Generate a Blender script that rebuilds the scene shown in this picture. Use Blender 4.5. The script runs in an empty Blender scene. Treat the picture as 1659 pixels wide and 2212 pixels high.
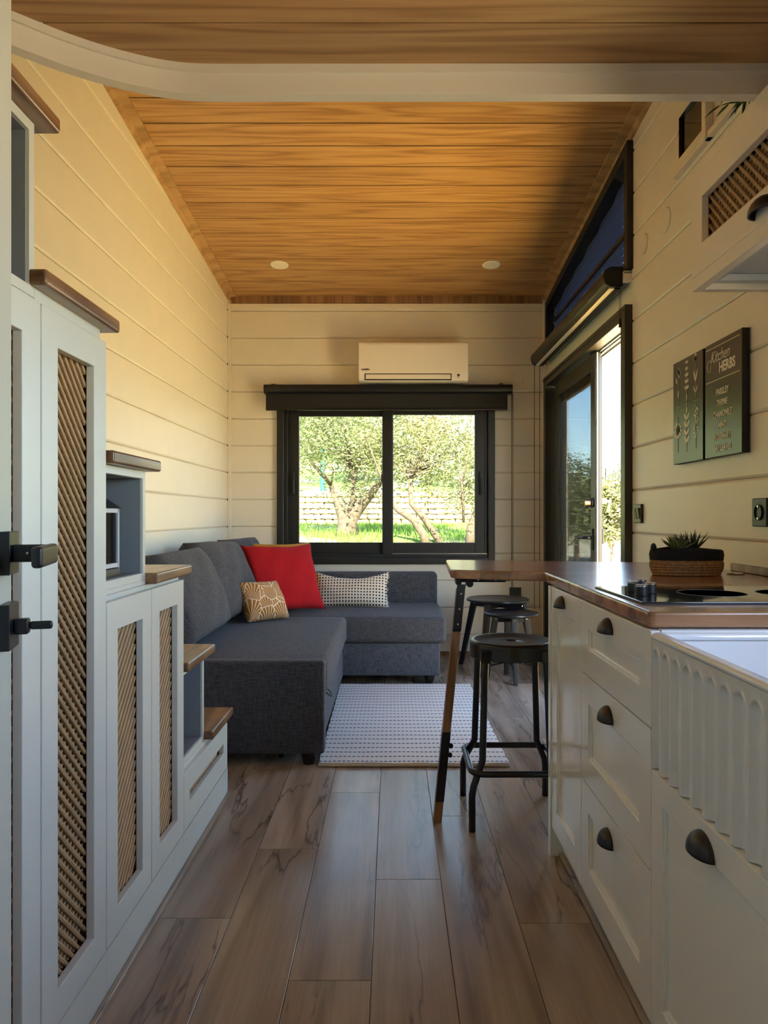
import bpy, bmesh, math, random
import numpy as np
from mathutils import Vector, Matrix
random.seed(7)
rng = np.random.default_rng(11)
PI = math.pi
# ------------------------------------------------------------------ camera, world, sun, exposure
F, H0 = 1560.0, 1.023
scn = bpy.context.scene
C = scn.collection
cam = bpy.data.cameras.new('camera'); camo = bpy.data.objects.new('camera', cam); C.objects.link(camo)
camo.location = (0, 0, H0); camo.rotation_euler = (PI/2, 0, 0)
cam.lens = 36*F/2212; cam.sensor_width = 36; cam.sensor_fit = 'AUTO'
cam.shift_x = -18.5/2212; cam.shift_y = 8/2212; cam.clip_start = .02; cam.clip_end = 300
scn.camera = camo
w = bpy.data.worlds.new('world'); scn.world = w; w.use_nodes = True
wn = w.node_tree.nodes; wl = w.node_tree.links
bgn = wn['Background']
sky = wn.new('ShaderNodeTexSky'); sky.sky_type = 'NISHITA'; sky.sun_disc = False
sky.sun_elevation = math.radians(44); sky.sun_rotation = math.radians(180); sky.air_density = 1.0; sky.dust_density = .6; sky.ozone_density = 1.2
wl.new(sky.outputs[0], bgn.inputs[0]); bgn.inputs[1].default_value = .55
sl = bpy.data.lights.new('sun', 'SUN'); so = bpy.data.objects.new('sun', sl); C.objects.link(so)
SUNDIR = Vector((-.03, .72, -.69)).normalized()
so.rotation_euler = SUNDIR.to_track_quat('-Z', 'Y').to_euler(); sl.energy = 24; sl.angle = math.radians(1.0); sl.color = (1, .93, .78)
vs = scn.view_settings
scn.display_settings.display_device = 'sRGB'; vs.view_transform = 'Standard'; vs.look = 'None'; vs.gamma = 1; vs.use_curve_mapping = False
vs.exposure = 2.2
scn.cycles.max_bounces = 10; scn.cycles.diffuse_bounces = 7; scn.cycles.transparent_max_bounces = 16
scn.cycles.sample_clamp_indirect = 6; scn.cycles.caustics_reflective = False; scn.cycles.caustics_refractive = False

# ------------------------------------------------------------------ materials
def srgb(r, g, b):
    return tuple(((c/255)/12.92 if c/255 <= .04045 else ((c/255+.055)/1.055)**2.4) for c in (r, g, b)) + (1,)
def newmat(name):
    m = bpy.data.materials.new(name); m.use_nodes = True
    return m, m.node_tree.nodes, m.node_tree.links, m.node_tree.nodes['Principled BSDF']
def mathn(n, l, op, a, b=None, c=None):
    x = n.new('ShaderNodeMath'); x.operation = op
    for i, v in enumerate((a, b, c)):
        if v is None: continue
        if isinstance(v, (int, float)): x.inputs[i].default_value = v
        else: l.new(v, x.inputs[i])
    return x.outputs[0]
def noise(n, l, vec, scale, detail=3, rough=.5, dim='3D'):
    x = n.new('ShaderNodeTexNoise'); x.noise_dimensions = dim
    x.inputs['Scale'].default_value = scale; x.inputs['Detail'].default_value = detail; x.inputs['Roughness'].default_value = rough
    if vec is not None: l.new(vec, x.inputs['Vector'])
    return x.outputs['Fac']
def ramp(n, l, fac, stops):
    r = n.new('ShaderNodeValToRGB'); e = r.color_ramp.elements
    while len(e) < len(stops): e.new(.5)
    for i, (p, c) in enumerate(stops): e[i].position = p; e[i].color = c
    l.new(fac, r.inputs[0]); return r.outputs[0]
def mixc(n, l, fac, a, b, mode='MIX'):
    x = n.new('ShaderNodeMix'); x.data_type = 'RGBA'; x.blend_type = mode
    if isinstance(fac, (int, float)): x.inputs[0].default_value = fac
    else: l.new(fac, x.inputs[0])
    for i, v in ((6, a), (7, b)):
        if isinstance(v, tuple): x.inputs[i].default_value = v
        else: l.new(v, x.inputs[i])
    return x.outputs[2]
def bump(n, l, b, h, strength=.3, dist=.002):
    x = n.new('ShaderNodeBump'); x.inputs['Strength'].default_value = strength; x.inputs['Distance'].default_value = dist
    l.new(h, x.inputs['Height']); l.new(x.outputs[0], b.inputs['Normal'])
def coords(n, l, scale=(1, 1, 1), rand=True):
    t = n.new('ShaderNodeTexCoord'); mp = n.new('ShaderNodeMapping'); mp.inputs['Scale'].default_value = scale
    l.new(t.outputs['Object'], mp.inputs['Vector'])
    if not rand: return mp.outputs[0]
    oi = n.new('ShaderNodeObjectInfo'); v = n.new('ShaderNodeVectorMath'); v.operation = 'SCALE'
    v.inputs[0].default_value = (31, 17, 23); l.new(oi.outputs['Random'], v.inputs['Scale'])
    a = n.new('ShaderNodeVectorMath'); a.operation = 'ADD'; l.new(mp.outputs[0], a.inputs[0]); l.new(v.outputs[0], a.inputs[1])
    return a.outputs[0]
def plain(name, col, rough=.5, metal=0, coat=0, grain=0, gs=60, bmp=0):
    m, n, l, b = newmat(name)
    if grain:
        f = noise(n, l, coords(n, l), gs, 4)
        d = tuple(c*(1-grain) for c in col[:3])+(1,); e = tuple(min(1, c*(1+grain)) for c in col[:3])+(1,)
        l.new(ramp(n, l, f, [(.3, d), (.7, e)]), b.inputs['Base Color'])
        if bmp: bump(n, l, b, f, bmp)
    else: b.inputs['Base Color'].default_value = col
    b.inputs['Roughness'].default_value = rough; b.inputs['Metallic'].default_value = metal
    if coat: b.inputs['Coat Weight'].default_value = coat; b.inputs['Coat Roughness'].default_value = .08
    return m
def wood(name, axis, dark, mid, light, rough=.4, ring=9.0, stretch=9.0, freq=1.0, crack=None, tone=.18, rbump=.12, staves=None, coat=0):
    """axis: 0,1,2 grain direction"""
    m, n, l, b = newmat(name)
    s = [stretch*.55*freq]*3; s[axis] = .55*freq
    v = coords(n, l, tuple(s))
    base = noise(n, l, v, .9, 2, .5)
    rings = mathn(n, l, 'SINE', mathn(n, l, 'MULTIPLY', base, ring*6.283))
    rings = mathn(n, l, 'MULTIPLY_ADD', rings, .5, .5)
    s2 = [150*freq]*3; s2[axis] = 4*freq
    fine = noise(n, l, coords(n, l, tuple(s2)), 1, 4, .6)
    s3 = [26*freq]*3; s3[axis] = 1.3*freq
    streak = noise(n, l, coords(n, l, tuple(s3)), 1, 3, .55)
    f = mathn(n, l, 'ADD', mathn(n, l, 'MULTIPLY', mathn(n, l, 'POWER', rings, 2.0), .26), mathn(n, l, 'ADD', mathn(n, l, 'MULTIPLY', fine, .34), mathn(n, l, 'MULTIPLY', streak, .5)))
    col = ramp(n, l, f, [(.30, light), (.58, mid), (.95, dark)])
    oi = n.new('ShaderNodeObjectInfo')
    hsv = n.new('ShaderNodeHueSaturation'); l.new(col, hsv.inputs['Color'])
    if staves:   # glued staves: (length, width, axis across)
        t = n.new('ShaderNodeTexCoord'); sp = n.new('ShaderNodeSeparateXYZ'); l.new(t.outputs['Object'], sp.inputs[0])
        a = sp.outputs[axis]; c = sp.outputs[staves[2]]
        row = mathn(n, l, 'FLOOR', mathn(n, l, 'DIVIDE', c, staves[1]))
        off = mathn(n, l, 'FRACT', mathn(n, l, 'MULTIPLY', mathn(n, l, 'SINE', mathn(n, l, 'MULTIPLY', row, 12.9)), 437.5))
        cell = mathn(n, l, 'FLOOR', mathn(n, l, 'ADD', mathn(n, l, 'DIVIDE', a, staves[0]), off))
        wn_ = n.new('ShaderNodeTexWhiteNoise'); wn_.noise_dimensions = '2D'
        cb = n.new('ShaderNodeCombineXYZ'); l.new(row, cb.inputs[0]); l.new(cell, cb.inputs[1]); l.new(cb.outputs[0], wn_.inputs['Vector'])
        val = mathn(n, l, 'MULTIPLY_ADD', wn_.outputs['Value'], tone*2, 1-tone)
    else:
        val = mathn(n, l, 'MULTIPLY_ADD', oi.outputs['Random'], tone*2, 1-tone)
    l.new(val, hsv.inputs['Value']); out = hsv.outputs[0]
    if crack:
        s4 = [6.5]*3; s4[axis] = .9
        cv = noise(n, l, coords(n, l, tuple(s4)), 1, 5, .55)
        d = mathn(n, l, 'ABSOLUTE', mathn(n, l, 'SUBTRACT', cv, .5))
        line = ramp(n, l, d, [(0, (1, 1, 1, 1)), (.006, (.5, .5, .5, 1)), (.02, (0, 0, 0, 1))])
        s5 = [4.5]*3; s5[axis] = 1.1
        mask = ramp(n, l, noise(n, l, coords(n, l, tuple(s5)), 1, 2, .5), [(.44, (0, 0, 0, 1)), (.56, (1, 1, 1, 1))])
        fac = mixc(n, l, 1.0, line, mask, 'MULTIPLY')
        blot = ramp(n, l, noise(n, l, coords(n, l, tuple(s5)), 1.4, 2, .5), [(.48, (0, 0, 0, 1)), (.74, (1, 1, 1, 1))])
        out = mixc(n, l, mathn(n, l, 'MULTIPLY', blot, .55), out, crack[1])
        out = mixc(n, l, mathn(n, l, 'MULTIPLY', fac, .8), out, crack[0])
    l.new(out, b.inputs['Base Color'])
    b.inputs['Roughness'].default_value = rough
    if coat: b.inputs['Coat Weight'].default_value = coat; b.inputs['Coat Roughness'].default_value = .12
    bump(n, l, b, fine, rbump, .001)
    return m
def glass(name, tint, refl=.35, rough=.0):
    m, n, l, b = newmat(name); n.remove(b)
    out = n['Material Output']
    tr = n.new('ShaderNodeBsdfTransparent'); tr.inputs[0].default_value = tint
    gl = n.new('ShaderNodeBsdfGlossy'); gl.inputs['Roughness'].default_value = rough; gl.inputs[0].default_value = (1, 1, 1, 1)
    lw = n.new('ShaderNodeFresnel'); lw.inputs[0].default_value = 1.45
    mx = n.new('ShaderNodeMixShader')
    l.new(mathn(n, l, 'MULTIPLY', lw.outputs[0], refl), mx.inputs[0]); l.new(tr.outputs[0], mx.inputs[1]); l.new(gl.outputs[0], mx.inputs[2])
    l.new(mx.outputs[0], out.inputs[0]); return m
def fabric(name, dark, light, sc=260, weave=True, rough=.95):
    m, n, l, b = newmat(name)
    a = noise(n, l, coords(n, l, (sc*.09, sc*2, sc*2), False), 1, 2, .6)
    c = noise(n, l, coords(n, l, (sc*2, sc*.09, sc*2), False), 1, 2, .6)
    e = noise(n, l, coords(n, l, (sc*2, sc*2, sc*.09), False), 1, 2, .6)
    f = mathn(n, l, 'MULTIPLY', mathn(n, l, 'ADD', mathn(n, l, 'ADD', a, c), e), .3333)
    l.new(ramp(n, l, f, [(.42, dark), (.58, light)]), b.inputs['Base Color'])
    b.inputs['Roughness'].default_value = rough; b.inputs['Sheen Weight'].default_value = .06
    bump(n, l, b, f, .35, .002); return m

MAT = {}
MAT['ceil'] = wood('oak_ceiling', 0, srgb(116, 80, 44), srgb(180, 136, 84), srgb(204, 162, 108), .42, ring=7, stretch=15, freq=1.25, tone=.06)
MAT['gap_shade'] = plain('painted_gap_shade', srgb(38, 20, 14), .8)  # near-black standing in for the shade between ceiling boards
MAT['ceil_y'] = wood('oak_trim_lengthwise', 1, srgb(128, 88, 44), srgb(184, 136, 78), srgb(206, 160, 100), .42, ring=6, tone=.1)
MAT['trimw'] = wood('oak_trim_crosswise', 0, srgb(126, 94, 58), srgb(174, 138, 92), srgb(198, 162, 116), .42, ring=6, stretch=4, freq=1.5, tone=.1)
MAT['floor'] = wood('laminate_floor', 1, srgb(112, 99, 86), srgb(154, 138, 120), srgb(178, 162, 144), .26, ring=5, stretch=8, crack=(srgb(62, 48, 42), srgb(112, 88, 74)), tone=.09, rbump=.25)
MAT['top'] = wood('oiled_worktop', 0, srgb(78, 52, 34), srgb(130, 92, 60), srgb(168, 126, 88), .24, ring=6, stretch=7, freq=1.4, tone=.22, staves=(.5, .095, 1), coat=.3)
MAT['tread'] = wood('stained_tread', 1, srgb(66, 42, 26), srgb(116, 82, 52), srgb(156, 118, 78), .3, ring=5, stretch=8, freq=2, tone=.28, staves=(.16, .02, 2), coat=.15)
MAT['legwood'] = wood('leg_wood', 2, srgb(92, 64, 42), srgb(132, 98, 68), srgb(160, 124, 88), .45, ring=4, freq=2)
MAT['wall'] = plain('wall_board_paint', srgb(232, 226, 208), .45, grain=.015, gs=8)
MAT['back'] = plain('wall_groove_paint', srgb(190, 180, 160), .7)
MAT['trim'] = plain('white_trim_paint', srgb(234, 226, 208), .45)
MAT['cab'] = plain('pale_grey_cabinet_paint', srgb(208, 211, 202), .35, grain=.01, gs=5)
MAT['door'] = plain('greige_door_paint', srgb(190, 190, 176), .45)
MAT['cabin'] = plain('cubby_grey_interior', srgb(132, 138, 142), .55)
MAT['kit'] = plain('gloss_white_kitchen_front', srgb(234, 236, 230), .18, coat=.3)
MAT['rod'] = plain('beige_wooden_rod', srgb(184, 152, 110), .5, grain=.12, gs=25)
MAT['mesh'] = plain('brown_lattice_backing', srgb(92, 64, 40), .8)
MAT['black'] = plain('black_metal', srgb(22, 22, 24), .35, grain=.1, gs=200)
MAT['blackm'] = plain('matt_black_frame', srgb(28, 28, 29), .42)
MAT['bronze'] = plain('dark_bronze_aluminium', srgb(62, 58, 48), .38, metal=.35)
MAT['stool'] = plain('black_stool_lacquer', srgb(20, 21, 24), .32)
MAT['steel'] = plain('brushed_steel', srgb(190, 190, 188), .25, metal=1)
MAT['brass'] = plain('copper_lock_metal', srgb(214, 150, 110), .35, metal=.6)
MAT['rubber'] = plain('black_plastic', srgb(16, 16, 17), .5)
MAT['sofa'] = fabric('charcoal_sofa_fabric', srgb(34, 35, 39), srgb(88, 90, 97))
MAT['red'] = fabric('red_cotton', srgb(146, 0, 14), srgb(178, 2, 22), 200)
MAT['red'].node_tree.nodes['Principled BSDF'].inputs['Sheen Weight'].default_value = 0
MAT['mustard'] = fabric('mustard_velvet', srgb(160, 112, 20), srgb(198, 146, 40), 200)
MAT['white'] = plain('white_plastic', srgb(238, 232, 220), .35)
MAT['porc'] = plain('white_porcelain', srgb(226, 228, 226), .07, coat=.6)
MAT['glass_w'] = glass('window_glass', (.62, .63, .60, 1))
MAT['glass_d'] = glass('tinted_door_glass', (.44, .47, .50, 1), .4)
MAT['glass_l'] = glass('lantern_glass', (.5, .5, .5, 1))
MAT['hob'] = plain('black_ceramic_glass', srgb(10, 10, 11), .04, coat=1)
MAT['board'] = plain('dark_olive_print', srgb(62, 52, 40), .3)
MAT['ink'] = plain('cream_ink', srgb(228, 222, 200), .5)
MAT['blind'] = plain('black_blind_fabric', srgb(20, 19, 18), .7)
MAT['navy'] = plain('navy_pleated_fabric', srgb(28, 34, 54), .8)
MAT['brownrail'] = plain('dark_brown_rail', srgb(58, 40, 26), .35)
MAT['jute'] = plain('jute_rope', srgb(146, 108, 66), .9, grain=.45, gs=160, bmp=.6)
MAT['felt'] = plain('black_felt_band', srgb(16, 15, 17), .95, grain=.3, gs=200)
MAT['succ'] = plain('dark_green_succulent', srgb(44, 58, 38), .5, grain=.3, gs=40)
MAT['succ2'] = plain('mid_green_rosette', srgb(84, 96, 50), .5, grain=.3, gs=40)
MAT['leafg'] = plain('green_leaf', srgb(70, 110, 50), .5, grain=.3, gs=30)
MAT['pebble'] = plain('white_filler', srgb(214, 208, 196), .8, grain=.1, gs=120)
MAT['olive'] = plain('olive_leaf', srgb(116, 122, 82), .6, grain=.45, gs=5)
MAT['olive2'] = plain('pale_olive_leaf', srgb(136, 136, 92), .6, grain=.4, gs=5)
MAT['sunleaf'] = plain('yellow_green_olive_leaf', srgb(92, 94, 50), .7, grain=.5, gs=5)
MAT['dgreen'] = plain('fresh_green_leaf', srgb(92, 110, 60), .6, grain=.4, gs=5)
MAT['orange'] = plain('orange_leaf', srgb(170, 120, 66), .6, grain=.4, gs=5)
MAT['bark'] = plain('olive_bark', srgb(86, 74, 62), .95, grain=.4, gs=30, bmp=1)
MAT['stone'] = plain('field_stone', srgb(158, 144, 108), .95, grain=.2, gs=9, bmp=.5)
MAT['mortar'] = plain('pale_mortar', srgb(140, 128, 100), .95, grain=.1, gs=20)
MAT['grass'] = plain('grass', srgb(116, 158, 44), .9, grain=.35, gs=14)
MAT['blade'] = plain('grass_blade', srgb(104, 140, 52), .7, grain=.3, gs=3)
MAT['ground'] = plain('pale_gravel', srgb(200, 186, 158), .95, grain=.12, gs=30)
MAT['deck'] = wood('timber_deck', 1, srgb(212, 172, 88), srgb(238, 198, 108), srgb(246, 212, 130), .5, tone=.04)
MAT['teal'] = plain('teal_plastic', srgb(40, 100, 84), .5)
MAT['tag'] = plain('green_tag', srgb(70, 170, 10), .5)
MAT['hood'] = plain('grey_hood_panel', srgb(196, 202, 206), .4)
MAT['dwood'] = wood('dark_niche_wood', 1, srgb(22, 13, 8), srgb(44, 28, 18), srgb(58, 38, 24), .3)
MAT['led'] = plain('small_dark_display', srgb(50, 14, 14), .2)
MAT['ply'] = plain('outer_cladding', srgb(120, 116, 108), .8)

_n = MAT['navy'].node_tree.nodes; _l = MAT['navy'].node_tree.links
_t = _n.new('ShaderNodeBsdfTranslucent'); _t.inputs[0].default_value = srgb(60, 78, 120); _m = _n.new('ShaderNodeMixShader'); _m.inputs[0].default_value = .09
_l.new(_n['Principled BSDF'].outputs[0], _m.inputs[1]); _l.new(_t.outputs[0], _m.inputs[2]); _l.new(_m.outputs[0], _n['Material Output'].inputs[0])
for _k in ('olive', 'olive2', 'dgreen', 'orange', 'sunleaf', 'blade', 'leafg'):
    _n = MAT[_k].node_tree.nodes; _l = MAT[_k].node_tree.links; _b = _n['Principled BSDF']
    _t = _n.new('ShaderNodeBsdfTranslucent'); _m = _n.new('ShaderNodeMixShader'); _m.inputs[0].default_value = .35
    _l.new(_b.inputs['Base Color'].links[0].from_socket, _t.inputs[0])
    _l.new(_b.outputs[0], _m.inputs[1]); _l.new(_t.outputs[0], _m.inputs[2]); _l.new(_m.outputs[0], _n['Material Output'].inputs[0])
# leaf print mustard pillow
def mat_leafprint():
    m, n, l, b = newmat('leaf_print_cotton')
    v = coords(n, l, (1, 1, 1), False)
    vo = n.new('ShaderNodeTexVoronoi'); vo.inputs['Scale'].default_value = 9; l.new(v, vo.inputs['Vector'])
    ve = n.new('ShaderNodeTexVoronoi'); ve.feature = 'DISTANCE_TO_EDGE'; ve.inputs['Scale'].default_value = 9; l.new(v, ve.inputs['Vector'])
    sb = n.new('ShaderNodeVectorMath'); sb.operation = 'SUBTRACT'; l.new(v, sb.inputs[0]); l.new(vo.outputs['Position'], sb.inputs[1])
    sp = n.new('ShaderNodeSeparateXYZ'); l.new(sb.outputs[0], sp.inputs[0])
    ang = mathn(n, l, 'ARCTAN2', mathn(n, l, 'ADD', sp.outputs[2], .045), sp.outputs[0])
    fr_ = mathn(n, l, 'ABSOLUTE', mathn(n, l, 'SUBTRACT', mathn(n, l, 'FRACT', mathn(n, l, 'MULTIPLY', ang, 4.2)), .5))
    line = ramp(n, l, fr_, [(.08, (1, 1, 1, 1)), (.14, (0, 0, 0, 1))])
    edge = ramp(n, l, ve.outputs['Distance'], [(.010, (1, 1, 1, 1)), (.020, (0, 0, 0, 1))])
    l.new(mixc(n, l, mathn(n, l, 'MAXIMUM', line, edge), srgb(150, 100, 24), srgb(226, 212, 186)), b.inputs['Base Color']); b.inputs['Roughness'].default_value = .9
    return m
MAT['leafprint'] = mat_leafprint()
def mat_dots(name, sx, sz, bg, fg, r=.30, plane='XZ', stretch=1.0):
    m, n, l, b = newmat(name)
    t = n.new('ShaderNodeTexCoord'); sp = n.new('ShaderNodeSeparateXYZ'); l.new(t.outputs['Object'], sp.inputs[0])
    o1 = sp.outputs['XYZ'.index(plane[0])]; o2 = sp.outputs['XYZ'.index(plane[1])]
    a = mathn(n, l, 'SUBTRACT', mathn(n, l, 'FRACT', mathn(n, l, 'DIVIDE', o1, sx)), .5)
    c = mathn(n, l, 'SUBTRACT', mathn(n, l, 'FRACT', mathn(n, l, 'DIVIDE', o2, sz)), .5)
    d = mathn(n, l, 'SQRT', mathn(n, l, 'ADD', mathn(n, l, 'POWER', mathn(n, l, 'MULTIPLY', a, 1.0), 2), mathn(n, l, 'POWER', mathn(n, l, 'MULTIPLY', c, stretch), 2)))
    f = mathn(n, l, 'LESS_THAN', d, r)
    g = noise(n, l, coords(n, l, (1, 1, 1), False), 300, 3)
    bgc = ramp(n, l, g, [(.3, tuple(x*.9 for x in bg[:3])+(1,)), (.7, bg)])
    l.new(mixc(n, l, f, bgc, fg), b.inputs['Base Color']); b.inputs['Roughness'].default_value = .95
    bump(n, l, b, g, .4, .002)
    return m
MAT['dots'] = mat_dots('dotted_cotton', .020, .020, srgb(226, 216, 198), srgb(28, 24, 26), .27)
MAT['rug'] = mat_dots('striped_rug_weave', .019, .059, srgb(232, 230, 222), srgb(30, 38, 84), .40, 'XY', 4.6)

# ------------------------------------------------------------------ mesh helpers
class MB:
    def __init__(s): s.v = []; s.f = []
    def add(s, vs, fs):
        o = len(s.v); s.v += [tuple(v) for v in vs]; s.f += [tuple(i+o for i in f) for f in fs]; return s
    def box(s, x0, x1, y0, y1, z0, z1):
        return s.add([(x0, y0, z0), (x1, y0, z0), (x1, y1, z0), (x0, y1, z0), (x0, y0, z1), (x1, y0, z1), (x1, y1, z1), (x0, y1, z1)],
                     [(0, 3, 2, 1), (4, 5, 6, 7), (0, 1, 5, 4), (1, 2, 6, 5), (2, 3, 7, 6), (3, 0, 4, 7)])
    def prism(s, poly, fn0, fn1):
        n = len(poly); a = [fn0(p) for p in poly]; b = [fn1(p) for p in poly]
        return s.add(a+b, [tuple(range(n))[::-1], tuple(range(n, 2*n))]+[(i, (i+1) % n, n+(i+1) % n, n+i) for i in range(n)])
    def tube(s, pts, rad, n=8, caps=True, flat=1.0):
        pts = [Vector(p) for p in pts]
        rr = rad if isinstance(rad, (list, tuple)) else [rad]*len(pts)
        rings = []; up = None
        for i, p in enumerate(pts):
            d = (pts[min(i+1, len(pts)-1)]-pts[max(i-1, 0)]).normalized()
            if up is None:
                up = Vector((0, 0, 1)) if abs(d.z) < .9 else Vector((0, 1, 0))
            a = d.cross(up).normalized(); up = a.cross(d).normalized()
            rings.append([p+(a*math.cos(2*PI*k/n)+up*math.sin(2*PI*k/n)*flat)*rr[i] for k in range(n)])
        vs = [q for r in rings for q in r]; fs = []
        for i in range(len(pts)-1):
            for k in range(n):
                fs.append((i*n+k, i*n+(k+1) % n, (i+1)*n+(k+1) % n, (i+1)*n+k))
        if caps: fs += [tuple(range(n))[::-1], tuple(range((len(pts)-1)*n, len(pts)*n))]
        return s.add(vs, fs)
    def lathe(s, prof, c=(0, 0, 0), n=32, axis='Z', sx=1, sy=1):
        vs = []; fs = []
        for r, h in prof:
            for k in range(n):
                a = 2*PI*k/n; x, y = r*math.cos(a)*sx, r*math.sin(a)*sy
                q = (x, y, h) if axis == 'Z' else ((h, x, y) if axis == 'X' else (x, h, y))
                vs.append((c[0]+q[0], c[1]+q[1], c[2]+q[2]))
        m = len(prof)
        for i in range(m-1):
            for k in range(n): fs.append((i*n+k, i*n+(k+1) % n, (i+1)*n+(k+1) % n, (i+1)*n+k))
        if prof[0][0] > 1e-6: fs.append(tuple(range(n))[::-1])
        if prof[-1][0] > 1e-6: fs.append(tuple(range((m-1)*n, m*n)))
        return s.add(vs, fs)
def wloc(o):
    p = Vector((0, 0, 0))
    while o is not None: p += Vector(o.location); o = o.parent
    return p
def fixn(me):
    bm = bmesh.new(); bm.from_mesh(me); bmesh.ops.recalc_face_normals(bm, faces=bm.faces); bm.to_mesh(me); bm.free()
def obj(name, mb, mat, parent=None, bevel=0, seg=2, smooth=False, org=None, kind=None, label=None, weld=False):
    """mb holds world coordinates; origin goes to its bounds' centre (or org)"""
    a = np.array(mb.v, float)
    c = Vector(org) if org is not None else Vector(((a[:, 0].min()+a[:, 0].max())/2, (a[:, 1].min()+a[:, 1].max())/2, (a[:, 2].min()+a[:, 2].max())/2))
    me = bpy.data.meshes.new(name); me.from_pydata((a-np.array(c)).tolist(), [], mb.f)
    bm = bmesh.new(); bm.from_mesh(me)
    if weld: bmesh.ops.remove_doubles(bm, verts=bm.verts, dist=1e-5)
    bmesh.ops.recalc_face_normals(bm, faces=bm.faces); bm.to_mesh(me); bm.free()
    me.materials.append(MAT[mat] if isinstance(mat, str) else mat)
    o = bpy.data.objects.new(name, me); C.objects.link(o)
    o.location = c
    if parent is not None: o.parent = parent; o.location = c-wloc(parent)
    if smooth: me.shade_smooth()
    if bevel:
        m = o.modifiers.new('bevel', 'BEVEL'); m.width = bevel; m.segments = seg; m.limit_method = 'ANGLE'; m.angle_limit = .6
        if seg > 1:
            me.shade_smooth(); wnm = o.modifiers.new('wn', 'WEIGHTED_NORMAL'); wnm.keep_sharp = True
    if kind: o['kind'] = kind
    if label: o['label'] = label
    return o
def tag(o, label, cat, group=None):
    o['label'] = label; o['category'] = cat
    if group: o['group'] = group
    return o
def thing(name, loc, label, cat, group=None):
    o = bpy.data.objects.new(name, None); C.objects.link(o); o.location = loc; o.empty_display_size = .05
    return tag(o, label, cat, group)
def struct(name, mb, mat, **k):
    return obj(name, mb, mat, kind='structure', **k)
def copy_tree(o, parent=None):
    c = o.copy(); C.objects.link(c); c.parent = parent
    for ch in [x for x in bpy.data.objects if x.parent is o]: copy_tree(ch, c)
    return c
def clip(poly, f):
    out = []
    for i in range(len(poly)):
        p, q = poly[i], poly[(i+1) % len(poly)]; a, b = f(*p), f(*q)
        if a >= 0: out.append(p)
        if (a >= 0) != (b >= 0):
            t = a/(a-b); out.append((p[0]+t*(q[0]-p[0]), p[1]+t*(q[1]-p[1])))
    return out
def panel_pieces(s0, s1, z0, z1, ops, ceil=None):
    """ops: (a,b,zb(s),zt(s)) ; returns convex polygons covering the wall minus the openings"""
    cuts = sorted({s0, s1, *[min(max(o[i], s0), s1) for o in ops for i in (0, 1)]})
    res = []
    for a, b in zip(cuts, cuts[1:]):
        if b-a < 1e-6: continue
        m = (a+b)/2; here = sorted([o for o in ops if o[0] <= m <= o[1]], key=lambda o: o[2](m))
        lows = [None]+[o[3] for o in here]; highs = [o[2] for o in here]+[None]
        for lo, hi in zip(lows, highs):
            p = [(a, z0), (b, z0), (b, z1), (a, z1)]
            if lo: p = clip(p, lambda s, z: z-lo(s))
            if p and hi: p = clip(p, lambda s, z: hi(s)-z)
            if p and ceil: p = clip(p, lambda s, z: ceil(s)-z)
            if len(p) > 2: res.append(p)
    return res
# ------------------------------------------------------------------ room dimensions
XL, XR, YB, YR = -1.206, 1.121, 5.3, -2.2
def zc(y): return 2.633+.095*(5.3-y)
K = lambda v: (lambda s: v)
BT = .012
def build_wall(name, plane, axis, sign, s0, s1, ops, ceil, groove0=-.047):
    """plane coordinate of finished face; sign: +1 wall body lies on + side of the axis"""
    zt = 3.4
    def P(s, z, d): return (plane+sign*d, s, z) if axis == 'X' else (s, plane+sign*d, z)
    mb = MB()
    for p in panel_pieces(s0, s1, -.12, zt, ops, ceil):
        mb.prism(p, lambda q: P(q[0], q[1], BT), lambda q: P(q[0], q[1], .13))
    w_ = struct(name, mb, 'back')
    k = 0; z0 = groove0
    while z0 < 3.2:
        za, zb = max(z0, 0)+.0015, z0+.198-.0015
        mb = MB(); c = .0075
        for p in panel_pieces(s0, s1, za, zb, ops, ceil):
            fr = lambda q: P(q[0], q[1]+(c if abs(q[1]-za) < 1e-6 else (-c if abs(q[1]-zb) < 1e-6 else 0)), 0)
            md = lambda q: P(q[0], q[1], .005)
            n = len(p); mb.prism(p, fr, md); mb.prism(p, md, lambda q: P(q[0], q[1], BT))
        if mb.v: obj('board', mb, 'wall', w_)
        z0 += .198
    return w_
tri_top = lambda y: 2.755-.1235*(y-3.40)
ops_r = [(3.42, 5.17, K(-.2), K(1.985)), (3.40, 5.15, K(2.19), tri_top), (2.565, 2.83, K(2.42), K(2.58)), (-.10, 1.12, K(1.06), K(1.78))]  # last opening is added out of view to light the stair cabinets
wall_right = build_wall('wall_right', XR, 'X', 1, YR, YB, ops_r, zc)
wall_left = build_wall('wall_left', XL, 'X', -1, YR, YB, [], zc)
wall_back = build_wall('wall_back', YB, 'Y', 1, XL-.13, XR+.13, [(-.80, .71, K(.705), K(1.86))], K(zc(YB)))
wall_front = build_wall('wall_front', YR, 'Y', -1, XL-.13, XR+.13, [], K(zc(YR)))
# floor with planks
mb = MB().box(XL-.13, XR+.13, YR-.13, YB+.13, -.14, -.0085)
floor = struct('floor', mb, 'mesh')
joints = {-3: 1.836, -2: 2.22, -1: 1.59, 0: 2.032, 1: 2.46, 2: 1.813}
for k in range(-7, 7):
    xa, xb = -.047+.1825*k, -.047+.1825*(k+1)
    xa, xb = max(xa, XL), min(xb, XR)
    if xb-xa < .01: continue
    y0 = joints.get(k, 1.5+.37*((k*5) % 3))-4*1.079
    while y0 < YB:
        a, b = max(y0, YR), min(y0+1.079, YB); y0 += 1.079
        if b-a < .02: continue
        obj('plank', MB().box(xa+.0006, xb-.0006, a+.0006, b-.0006, -.009, 0), 'floor', floor, bevel=.0009, seg=1)
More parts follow.
